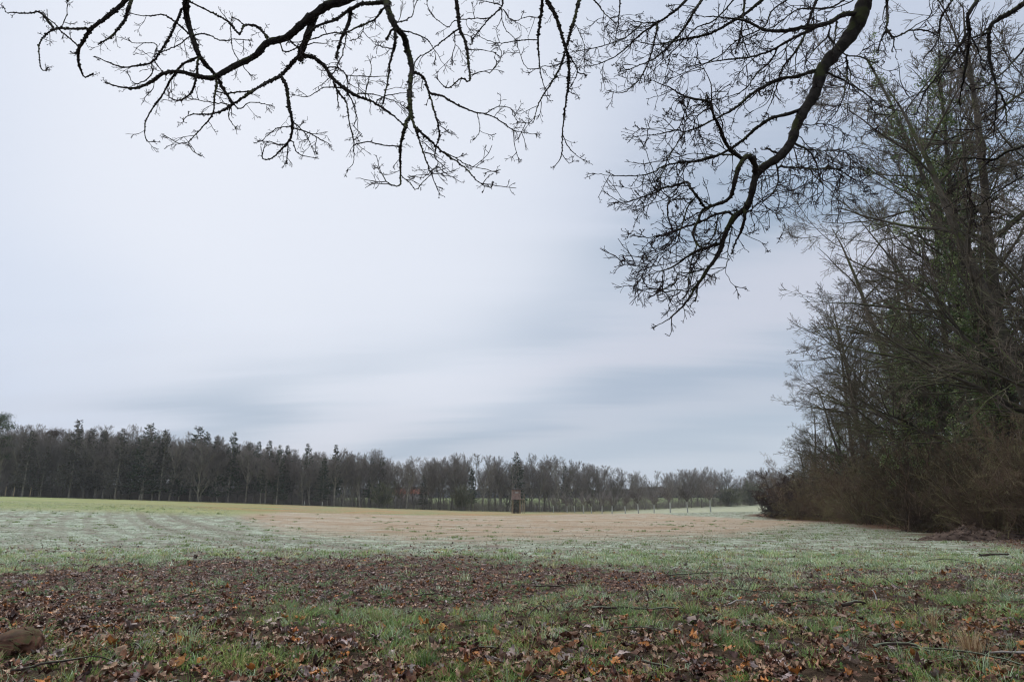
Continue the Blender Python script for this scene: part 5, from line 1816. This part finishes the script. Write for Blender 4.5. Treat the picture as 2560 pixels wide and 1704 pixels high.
def conifer(seed, H, wide, bare_to=0.12, n=46, col=((0.022, 0.036, 0.022), (0.034, 0.052, 0.026), (0.05, 0.062, 0.034))):
    r = np.random.default_rng(seed)
    gt, gn = Geo(), Geo()
    P = np.array([[(0, 0, z) for z in np.linspace(-0.3, H, 12)]], float)
    gt.tubes(P, np.linspace(0.22, 0.03, 12)[None], 6)
    zc, S, D, L = [], [], [], []
    z = H * bare_to
    while z < H * 0.985:
        k = r.integers(5, 8)
        f = 1 - z / H
        ln = wide * (f ** 0.75) * (0.85 + 0.3 * r.random())
        for j in range(k):
            a = r.uniform(0, 6.28)
            S.append((0, 0, z + r.normal(0, .1)))
            D.append((math.cos(a), math.sin(a), 0.35 - 0.5 * min(1, f * 1.3)))
            L.append(ln * r.uniform(0.55, 1.15) + 0.15)
        z += H / n * r.uniform(0.7, 1.3)
    S, D, L = np.array(S), np.array(D), np.array(L)
    P, Q = sweep(r, S, D, L, 5, 0.08, (0, 0, 1), 0.06)
    gt.tubes(P, taper(np.full(len(S), 0.03), 0.01, 5, len(S)), 3)
    # needle sprays along the branches
    nb = np.maximum(3, (L * 9).astype(int))
    bi = np.repeat(np.arange(len(S)), nb)
    t = r.uniform(0.15, 1.05, len(bi)) * 5
    k = np.clip(t.astype(int), 0, 4)
    c = P[bi, k] + (P[bi, k + 1] - P[bi, k]) * (t - k)[:, None]
    d = norm(Q[bi, k + 1] + r.normal(0, 0.55, (len(bi), 3)) + np.array([0, 0, -0.15]))
    sd = norm(np.cross(d, r.normal(0, 1, d.shape)))
    ln = r.uniform(0.25, 0.6, len(bi))[:, None]
    w = r.uniform(0.05, 0.12, len(bi))[:, None]
    V = np.stack([c - sd * w * .4, c + d * ln * .5 - sd * w, c + d * ln, c + d * ln * .5 + sd * w], 1).reshape(-1, 3)
    V += np.tile([[0, 0, 0], [0, 0, -.03], [0, 0, 0], [0, 0, -.03]], (len(bi), 1))
    cc = pick(r, col, len(bi), 0.25)
    gn.add(V, [np.arange(len(bi))[:, None] * 4 + np.arange(4)], np.repeat(cc, 4, 0))
    return gt.mesh('trunk', M_FARBARK), gn.mesh('crown', M_NEEDLE)


SPR = [conifer(1, 17, 3.0), conifer(2, 17, 2.5, 0.2), conifer(3, 17, 3.6, 0.1, 40),
       conifer(4, 17, 3.3, 0.15, 44, ((0.07, 0.064, 0.052), (0.085, 0.08, 0.062), (0.055, 0.06, 0.042)))]


def scots_pine():
    r = np.random.default_rng(9)
    gt, gn = Geo(), Geo()
    P = np.array([[(0, 0, z) for z in np.linspace(-0.3, 17, 12)]], float)
    P[0, :, 0] += np.linspace(0, 0.8, 12) ** 2
    gt.tubes(P, np.linspace(0.24, 0.1, 12)[None], 7)
    n = 34
    z = r.uniform(8.5, 18.2, n)
    a = r.uniform(0, 6.28, n)
    L = r.uniform(0.8, 3.2, n) * np.clip((19.2 - z) / 3, 0.5, 1)
    S = np.column_stack([np.zeros(n) + .4, np.zeros(n), np.minimum(z - 0.8, 16.8)])
    C = np.column_stack([np.cos(a) * L + 0.5, np.sin(a) * L, z])
    Pb = np.stack([S, (S + C) / 2 + [0, 0, -.2], C], 1)
    gt.tubes(Pb, np.tile([.08, .06, .03], (n, 1)), 4)
    ci = np.repeat(np.arange(n), 260)
    N = len(ci)
    c = C[ci] + r.normal(0, 1, (N, 3)) * np.array([0.75, 0.75, 0.36])
    d, s = norm(r.normal(0, 1, (N, 3)) + [0, 0, .5]), norm(r.normal(0, 1, (N, 3)))
    V = np.stack([c - s * .05, c + d * .12 - s * .06, c + d * .28, c + d * .12 + s * .06], 1).reshape(-1, 3)
    col = pick(r, [(0.04, 0.065, 0.025), (0.065, 0.095, 0.035), (0.03, 0.05, 0.025)], N, .3)
    gn.add(V, [np.arange(N)[:, None] * 4 + np.arange(4)], np.repeat(col, 4, 0))
    return gt.mesh('trunk', M_FARBARK), gn.mesh('crown', M_NEEDLE)


PINE = scots_pine()
BASE = lambda px: np.interp(px, [-500, 0, 400, 800, 1280, 1500, 1700, 1900, 2100], [1232, 1240, 1251, 1264, 1279, 1278, 1270, 1261, 1255])
DIST = lambda px: np.interp(px, [-500, 0, 400, 800, 1280, 1500, 1700, 1900, 2100], [147, 151, 158, 168, 181, 201, 233, 261, 280])
TOPX = [-100, 0, 60, 150, 200, 300, 380, 450, 500, 600, 700, 780, 850, 900, 960, 1010, 1060, 1120, 1200, 1290, 1400, 1450, 1510, 1530, 1565, 1600, 1650, 1700, 1780, 1830, 1900, 2000]
TOPY = [1045, 1050, 1050, 1058, 1055, 1062, 1065, 1088, 1075, 1095, 1112, 1125, 1115, 1118, 1122, 1140, 1132, 1130, 1130, 1138, 1132, 1146, 1155, 1176, 1162, 1186, 1170, 1168, 1165, 1178, 1166, 1166]
TOP = lambda px: np.interp(px, TOPX, TOPY)
rf = np.random.default_rng(71)


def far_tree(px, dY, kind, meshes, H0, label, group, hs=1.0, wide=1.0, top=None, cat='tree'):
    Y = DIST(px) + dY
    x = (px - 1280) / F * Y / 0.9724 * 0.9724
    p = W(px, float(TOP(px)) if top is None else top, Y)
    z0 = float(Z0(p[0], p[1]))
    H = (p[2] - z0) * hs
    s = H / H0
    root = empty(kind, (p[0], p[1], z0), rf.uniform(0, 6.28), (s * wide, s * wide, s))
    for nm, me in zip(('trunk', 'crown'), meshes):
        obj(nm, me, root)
    tag(root, label, cat, group)


CON = [(-35, 1045, 0), (60, 1130, 3), (82, 1085, 3), (120, 1125, 3), (200, 1058, 3), (232, 1080, 3), (262, 1085, 3), (310, 1080, 3), (345, 1100, 0), (378, 1066, 2), (418, 1082, 3), (398, 1098, 3), (455, 1120, 0), (498, 1072, 2), (520, 1085, 0), (545, 1098, 0),
       (586, 1086, 0), (628, 1115, 3), (648, 1112, 1), (675, 1110, 1), (702, 1119, 0), (720, 1122, 1), (772, 1115, 0), (812, 1150, 0), (841, 1120, 1), (932, 1152, 1), (956, 1150, 0), (1180, 1180, 1), (1291, 1136, 0), (1412, 1172, 1), (1060, 1195, 3)]
ORD = ['first', 'second', 'third', 'fourth', 'fifth', 'sixth', 'seventh', 'eighth', 'ninth', 'tenth', 'eleventh', 'twelfth', 'thirteenth', 'fourteenth', 'fifteenth', 'sixteenth', 'seventeenth', 'eighteenth', 'nineteenth', 'twentieth',
       'twenty first', 'twenty second', 'twenty third', 'twenty fourth', 'twenty fifth', 'twenty sixth', 'twenty seventh', 'twenty eighth', 'twenty ninth', 'thirtieth', 'thirty first', 'thirty second', 'thirty third', 'thirty fourth', 'thirty fifth', 'thirty sixth', 'thirty seventh', 'thirty eighth', 'thirty ninth', 'fortieth']
far_tree(2, 0, 'pine_tree', PINE, 19.0, 'scots pine with clumped green crown at the left end of the far wood', None, top=1030)
special = {378: 'spruce with a bright green top rising above its neighbours', 498: 'broad spruce with spiky upswept green crown', 1291: 'lone pointed spruce above the raised hunting hide', 841: 'slim pointed spruce where the dense conifers end',
           1412: 'dark thin conifer among bare trees right of the hunting hide'}
i = 0
for px, top, v in CON:
    i += 1
    lab = special.get(px) or '%s dark conifer of the far wood counting from the pine at its left end' % ORD[i - 1]
    far_tree(px, rf.uniform(-1.5, 3), 'spruce_tree', SPR[v], 17.0, lab, 'conifers in the far wood', top=top - 9, wide=1.1 if v != 2 else 1.4)
# first row of bare trees
px, i, prev = 24.0, 0, 0
HIDE = 1291
front = []
while px < 1985:
    front.append(px)
    px += rf.uniform(17, 30) * (1.0 if px < 1450 else 1.12)
lft = [q for q in front if q < 841]
mid = [q for q in front if 841 <= q < HIDE]
rgt = [q for q in front if HIDE <= q < 1540]
end = [q for q in front if q >= 1540]
for seq, txt in ((lft, '%s bare tree in the front of the far wood right of the scots pine'), (mid, '%s bare tree of the far wood left of the hunting hide'), (rgt, '%s bare tree of the far wood right of the hunting hide'), (end, '%s low bare tree at the far wood end nearest the dark hawthorn')):
    order = seq if txt.startswith('%s bare tree in the front') or 'right of the hunting' in txt else seq[::-1]
    for k, q in enumerate(order):
        v = int(rf.integers(0, 6))
        if 1510 < q < 1600:
            v = (1, 2)[k % 2]
        far_tree(q, rf.uniform(-1.0, 4), 'bare_tree', FAR[v], 16.6, txt % ORD[k], 'bare trees in the front of the far wood', hs=rf.uniform(0.86, 1.06), wide=rf.uniform(0.8, 1.1))
# deeper rows
for dY, n, x1 in ((9, 62, 1990), (17, 46, 1990), (28, 30, 900)):
    for k in range(n):
        q = 10 + (x1 - 10) * (k + rf.uniform(0.05, 0.95)) / n
        if dY > 10 and 1000 < q and rf.random() < 0.35:
            continue
        far_tree(q, dY + rf.uniform(-3, 3), 'bare_tree', FAR[int(rf.integers(0, 6))], 16.6, 'bare tree in the dense rows behind the front of the far wood', 'bare trees deeper in the far wood', hs=rf.uniform(0.75, 1.02), wide=rf.uniform(0.85, 1.1))
for k in range(22):
    q = 15 + 830 * (k + rf.uniform(0, 1)) / 22
    far_tree(q, rf.uniform(14, 26), 'spruce_tree', SPR[int(rf.integers(0, 4))], 17.0, 'dark spruce hidden deeper in the far wood behind bare trees', 'spruces deeper in the far wood', hs=rf.uniform(0.6, 0.92), wide=1.25)


def far_brush():
    r = np.random.default_rng(61)
    g = Geo()
    n = 17000
    px = r.uniform(-60, 2000, n)
    keep = (px < 840) | (r.uniform(0, 1, n) < 0.62)
    px = px[keep]
    n = len(px)
    Y = np.array(DIST(px)) + r.uniform(0, 24, n)
    X = (px - 1280) / F * Y
    S = np.column_stack([X, Y, Z0(X, Y) - 0.1])
    D = np.column_stack([r.normal(0, 0.4, (n, 2)), np.ones(n)])
    L = r.uniform(1.0, 5.0, n) * np.where(px < 840, 1.3, 0.75)
    P, Q = sweep(r, S, D, L, 4, 0.18)
    R = taper(r.uniform(0.015, 0.03, n), 0.012, 4, n)
    g.tubes(P, R, 3)
    S, C, L2, Rc, _ = sprout(r, P, Q, R, 6, 0.1, 1, (25, 70), (0.2, 0.45), L)
    P2, _ = sweep(r, S, C, L2, 2, 0.2)
    g.tubes(P2, np.full((len(S), 3), 0.014), 3)
    o = obj('undergrowth', g.mesh('undergrowth', M_FARTWIG))
    tag(o, 'grey brown undergrowth tangled beneath the trees of the far wood', 'undergrowth', kind='stuff')
    # a dark wooded rise far beyond
    g = Geo()
    n = 80000
    px = r.uniform(700, 2400, n)
    Y = r.uniform(455, 480, n)
    X = (px - 1280) / F * Y
    hh = (3.5 + 5.0 * fnoise(X * 0.03, X * 0 + 2, 8)) * r.uniform(0.05, 1, n) ** 1.1 - 0.3
    Zc = Z0(X, Y) + hh
    c = np.column_stack([X, Y, Zc])
    u, v = norm(r.normal(0, 1, (n, 3))), norm(r.normal(0, 1, (n, 3)))
    s = r.uniform(0.3, 0.9, n)[:, None]
    V = np.stack([c - u * s, c + v * s, c + u * s, c - v * s], 1).reshape(-1, 3)
    g.add(V, [np.arange(n)[:, None] * 4 + np.arange(4)], np.repeat(pick(r, [(0.06, 0.06, 0.055), (0.08, 0.075, 0.06)], n), 4, 0))
    o = obj('distant_wood', g.mesh('distant_wood', M_NEEDLE))
    tag(o, 'dark line of wood on the rise far beyond the trees', 'wood', kind='stuff')


far_brush()

# green bushy willows at the right hand end
for (q, w_, h_, lab) in ((1818, 30, 1212, 'low olive green bush in front of the far wood end'), (1872, 38, 1196, 'taller green hazed bush beside the dark hawthorn'), (1155, 26, 1205, 'olive mossy bush in the far wood left of the red roof'), (960, 22, 1200, 'greenish mossy bush in the far wood below the bare double crown')):
    Y = float(DIST(q)) - 3
    p = W(q, h_, Y)
    z0 = float(Z0(p[0], p[1]))
    H = p[2] - z0
    r = np.random.default_rng(int(q))
    gt, gc = Geo(), Geo()
    n = 40
    P, Q = sweep(r, np.column_stack([r.normal(0, .5, (n, 2)), np.full(n, -.2)]), np.column_stack([r.normal(0, .35, (n, 2)), np.ones(n)]), r.uniform(.6, 1, n) * H, 6, 0.12)
    R = taper(np.full(n, .04), .02, 6, n)
    gt.tubes(P, R, 4)
    S, C, L, Rc, _ = sprout(r, P, Q, R, 18, .15, 1, (20, 60), (.2, .45), np.full(n, H))
    P2, Q2 = sweep(r, S, C, L, 3, .15)
    gc.tubes(P2, np.full((len(S), 4), .018), 3, col=pick(r, [(0.10, 0.105, 0.055), (0.125, 0.125, 0.07), (0.085, 0.085, 0.055)], len(S)))
    S, C, L, Rc, _ = sprout(r, P2, Q2, np.full((len(S), 4), .018), 5, .2, 1, (20, 60), (.3, .6), L)
    P3, _ = sweep(r, S, C, L, 2, .15)
    gc.tubes(P3, np.full((len(S), 3), .017), 3, col=pick(r, [(0.10, 0.105, 0.055), (0.125, 0.125, 0.07), (0.085, 0.085, 0.055)], len(S)))
    root = empty('green_bush', (p[0], p[1], z0), 0, (1.3, 1.3, 1) if q > 1500 else (0.8, 0.8, 1))
    obj('stems', gt.mesh('stems', M_FARBARK), root)
    obj('branches', gc.mesh('branches', M_NEEDLE), root)
    tag(root, lab, 'bush')

# the bird's nest like clump in a bare crown at the left
p = W(136, 1082, float(DIST(136)) - 0.5)
g = Geo()
r = np.random.default_rng(5)
n = 900
S = r.normal(0, 1, (n, 3)) * np.array([0.75, 0.5, 0.42])
P, _ = sweep(r, S, norm(r.normal(0, 1, (n, 3))), np.full(n, 0.45), 2, 0.3)
g.tubes(P, np.full((n, 3), 0.018), 3)
tag(obj('twig_clump', g.mesh('twig_clump', M_DARKSHRUB), loc=tuple(p)), 'dark clump of dense twigs high in a bare crown at the far left', 'nest')

# ------------------------------------------------------------------ whitewashed orchard trees
ORCH = []
for sd in (501, 502, 503):
    r = np.random.default_rng(sd)
    g1, g2 = Geo(), Geo()
    P, Q = sweep(r, np.array([[0, 0, -0.2]]), np.array([[r.normal(0, .04), 0, 1.0]]), np.array([2.0]), 6, 0.02)
    R = taper(np.array([0.125]), 0.10, 6, 1)
    g1.tubes(P, R, 8)
    n = 11
    S = np.tile(P[0, -1], (n, 1)) + np.column_stack([np.zeros((n, 2)), r.uniform(-.15, .1, n)])
    a = r.uniform(0, 6.28, n)
    D = np.column_stack([np.cos(a) * .75, np.sin(a) * .75, np.ones(n)])
    L = r.uniform(1.4, 3.0, n)
    P, Q = sweep(r, S, D, L, 8, 0.13, (0, 0, 1), 0.05)
    R = taper(np.full(n, .06), .02, 8, n)
    g2.tubes(P, R, 5)
    for nn, K, rr in ((8, 5, .018), (6, 3, .013), (3, 2, .010)):
        S, C, L, Rc, _ = sprout(r, P, Q, R, nn, .15, 1, (25, 60), (.3, .6), L)
        P, Q = sweep(r, S, C, L, K, .13, (0, 0, 1), 0.03)
        R = taper(np.full(len(S), rr), .011, K, len(S))
        g2.tubes(P, R, 3)
    ORCH.append((g1.mesh('painted_trunk', M_PAINT, True), g2.mesh('crown', M_FARTWIG)))
OX = [1777, 1719, 1676, 1635, 1596, 1563, 1530, 1505, 1479, 1459, 1437, 1418, 1384]
OY = [1280, 1278, 1277, 1277, 1276, 1276, 1277, 1277.5, 1278, 1278, 1278, 1278, 1278]
OD = [100, 109, 118, 126, 133, 141, 150, 157, 164, 170, 175, 178, 179]
for i, (q, yy, Y) in enumerate(zip(OX, OY, OD)):
    p = W(q, yy, Y)
    z0 = float(Z0(p[0], p[1]))
    root = empty('fruit_tree', (p[0], p[1], z0), rf.uniform(0, 6.28), rf.uniform(0.9, 1.15))
    for nm, me in zip(('painted_trunk', 'crown'), ORCH[i % 3]):
        obj(nm, me, root)
    if i == 0:
        lab = 'small fruit tree with white painted trunk, nearest of the row beside the dark hawthorn'
    elif i == len(OX) - 1:
        lab = 'small fruit tree with white painted trunk, last of the row toward the hunting hide'
    else:
        lab = 'small fruit tree with white painted trunk, %s of the row from the dark hawthorn' % ORD[i]
    tag(root, lab, 'tree', 'row of fruit trees with white trunks')


# ------------------------------------------------------------------ raised hunting hide
def hide():
    Y = 139.0
    p = W(1290.5, 1280, Y)
    z0 = float(Z0(p[0], p[1]))
    root = empty('hunting_hide', (p[0], p[1], z0 - 0.05), 0.12)
    px = 1 / F * Y
    cw, base, top = 1.55, 2.85, 4.65
    g = Geo()
    t = 0.05
    # boarded walls with the wide window opening in the front
    for k in range(9):                       # lower boards
        g.box((0, -cw / 2, base + 0.06 + k * 0.12), (cw, t, 0.112))
    for k in range(4):
        g.box((0, -cw / 2, top - 0.06 - k * 0.12), (cw, t, 0.112))
    for sx in (-1, 1):
        g.box((sx * (cw / 2 - 0.2), -cw / 2, (base + 1.11 + top - 0.48) / 2), (0.38, t, top - 0.48 - base - 1.11 + 0.01))
        for k in range(15):
            g.box((sx * (cw / 2 + 0.0), 0.03, base + 0.06 + k * 0.12), (t, cw, 0.112))
    for k in range(15):
        g.box((0, cw / 2 + 0.05, base + 0.06 + k * 0.12), (cw, t, 0.112))
    cab = obj('cabin', g.mesh('cabin', M_WOODB), root)
    g = Geo()
    g.box((0.02, -cw / 2 + 0.05, base + 1.27), (0.66, 0.02, 0.36))
    obj('window', g.mesh('window', M_GLASS), cab)
    g = Geo()
    g.box((0, 0, base - 0.06), (cw + 0.3, cw + 0.3, 0.12))
    g.box((1.15, -0.2, base - 0.06), (0.9, 0.9, 0.08))
    obj('platform', g.mesh('platform', M_WOODB), root)
    g = Geo()
    g.box((0, -0.05, top + 0.12), (cw + 0.45, cw + 0.6, 0.09), tilt=(0.09, 0))
    obj('roof', g.mesh('roof', M_FELT), root)
    for sx in (-1, 1):
        for sy in (-1, 1):
            g = Geo()
            P = np.array([[(sx * 0.78, sy * 0.78, -0.1), (sx * 0.70, sy * 0.7, base - .1)]])
            g.tubes(P, np.array([[0.075, 0.065]]), 8)
            obj('leg', g.mesh('leg', M_POLE), root)
    g = Geo()
    r = np.random.default_rng(4)
    for k in range(34):                      # brushwood screen between the legs
        x = r.uniform(-0.64, 0.64)
        g.tubes(np.array([[(x, 0.45 + r.normal(0, .08), 0), (x + r.normal(0, .05), 0.45 + r.normal(0, .08), base - .15)]]), np.array([[.03, .02]]), 4)
    obj('brushwood_screen', g.mesh('brushwood_screen', M_STICK), root)
    g = Geo()
    for sx in (-.2, .2):
        g.tubes(np.array([[(1.3 + sx, -1.5, 0), (1.3 + sx, -.6, base)]]), np.array([[.045, .04]]), 6)
    for k in range(9):
        f_ = (k + .6) / 9.4
        g.tubes(np.array([[(1.06, -1.5 + .9 * f_, base * f_), (1.54, -1.5 + .9 * f_, base * f_)]]), np.array([[.028, .028]]), 5)
    obj('ladder', g.mesh('ladder', M_POLE), root)
    g = Geo()
    g.tubes(np.array([[(1.55, -.6, base - .1), (1.55, -.6, base + .95)], [(1.55, .2, base - .1), (1.55, .2, base + .95)], [(1.55, -.6, base + .9), (1.55, .2, base + .9)]]), np.full((3, 2), .035), 5)
    obj('handrail', g.mesh('handrail', M_POLE), root)
    tag(root, 'raised wooden hunting hide with small cabin on four poles at the field edge', 'hunting hide')


hide()

# ------------------------------------------------------------------ barn with red roof behind the trees
Y = 285.0
p0, p1 = W(983, 1240, Y), W(1066, 1240, Y)
bw = p1[0] - p0[0]
cx = (p0[0] + p1[0]) / 2
zr = W(1020, 1221, Y)[2]
ze = W(1020, 1233, Y)[2]
zb = float(Z0(cx, Y)) - 0.5
root = empty('barn', (cx, Y, zb))
g = Geo()
g.box((0, 3, (ze - zb) / 2), (bw, 7, ze - zb))
w_ = obj('wall', g.mesh('wall', M_WALL), root)
g = Geo()
g.box((-bw * .2, -0.53, (ze - zb) * .45), (2.6, 0.06, (ze - zb) * .75))
obj('door', g.mesh('door', M_WOODB), root)
g = Geo()
h = (zr - ze)
hw = bw / 2 + .4
V = [(-hw, -1.0, ze - zb - .1), (hw, -1.0, ze - zb - .1), (hw, 3, ze - zb + h), (-hw, 3, ze - zb + h), (-hw, 7.0, ze - zb - .1), (hw, 7.0, ze - zb - .1)]
g.add(V, [[[0, 1, 2, 3], [3, 2, 5, 4]], [[0, 3, 4], [1, 5, 2]]])
obj('roof', g.mesh('roof', M_TILE), root)
tag(root, 'long low barn with red tiled roof half hidden behind the far wood', 'barn')

# farm track on the slope beyond the trees
a = hit([(1320, 1259), (1345, 1262), (1372, 1267), (1400, 1271)])
a[:, 1] = np.linspace(262, 232, 4)
tr = []
for q, yy, Y in ((1300, 1256, 275), (1330, 1260, 265), (1360, 1265, 250), (1392, 1271, 235)):
    x = (q - 1280) / F * Y
    tr.append((x, Y))
tr = resample(np.array(tr), 1.0)
nrm = np.gradient(tr, axis=0)
nrm = np.stack([-nrm[:, 1], nrm[:, 0]], 1)
nrm /= np.linalg.norm(nrm, axis=1, keepdims=True)
A_, B_ = tr + nrm * 1.3, tr - nrm * 1.3
V = np.vstack([np.column_stack([A_, Z(A_[:, 0], A_[:, 1]) + .12]), np.column_stack([B_, Z(B_[:, 0], B_[:, 1]) + .12])])
n = len(tr)
i = np.arange(n - 1)
m_tr = bark_mat('track_gravel', (0.4, 0.36, 0.3), (0.52, 0.48, 0.42), scale=.5, bump=0)
tag(obj('track', make_mesh('track', V, [np.stack([i, i + 1, i + n + 1, i + n], 1)], m_tr)), 'pale gravel farm track on the slope beyond the far wood', 'track', kind='structure')

# marker posts along the field edge
for q, yy, lab in ((760, 1264.5, 'small white marker post at the far field edge below the slim spruces'), (805, 1266, 'small white marker post right of the other one at the far field edge'),
                   (12, 1240, 'mossy yellowish stake below the scots pine'), (33, 1240, 'mossy yellowish stake right of the first one below the scots pine'), (74, 1242, 'leaning mossy stake third from the scots pine')):
    Y = float(DIST(q)) - 5
    p = W(q, yy, Y)
    z0 = float(Z0(p[0], p[1]))
    g = Geo()
    hh = 1.0 if q > 500 else 2.0
    g.tubes(np.array([[(0, 0, -.1), (0.02, 0, hh * .6), (0.08 if q == 74 else 0.0, 0, hh)]]), np.array([[.08, .075, .07]]), 6)
    o = obj('marker_post' if q > 500 else 'wooden_stake', g.mesh('post', M_PAINT if q > 500 else M_POLE), loc=(p[0], p[1], z0))
    tag(o, lab, 'post', 'posts at the far field edge')

# ------------------------------------------------------------------ thin winter air
m_hz = bpy.data.materials.new('thin_air')
m_hz.use_nodes = True
m_hz.node_tree.nodes.clear()
hv = m_hz.node_tree.nodes.new('ShaderNodeVolumePrincipled')
hv.inputs['Color'].default_value = (0.86, 0.9, 0.97, 1)
hv.inputs['Density'].default_value = 0.00022
hv.inputs['Anisotropy'].default_value = 0.2
ho = m_hz.node_tree.nodes.new('ShaderNodeOutputMaterial')
m_hz.node_tree.links.new(hv.outputs[0], ho.inputs['Volume'])
g = Geo()
g.box((0, 0, 20), (2300, 2300, 100))
tag(obj('haze', g.mesh('haze', m_hz)), 'thin cold haze over the whole field', 'haze', kind='stuff')
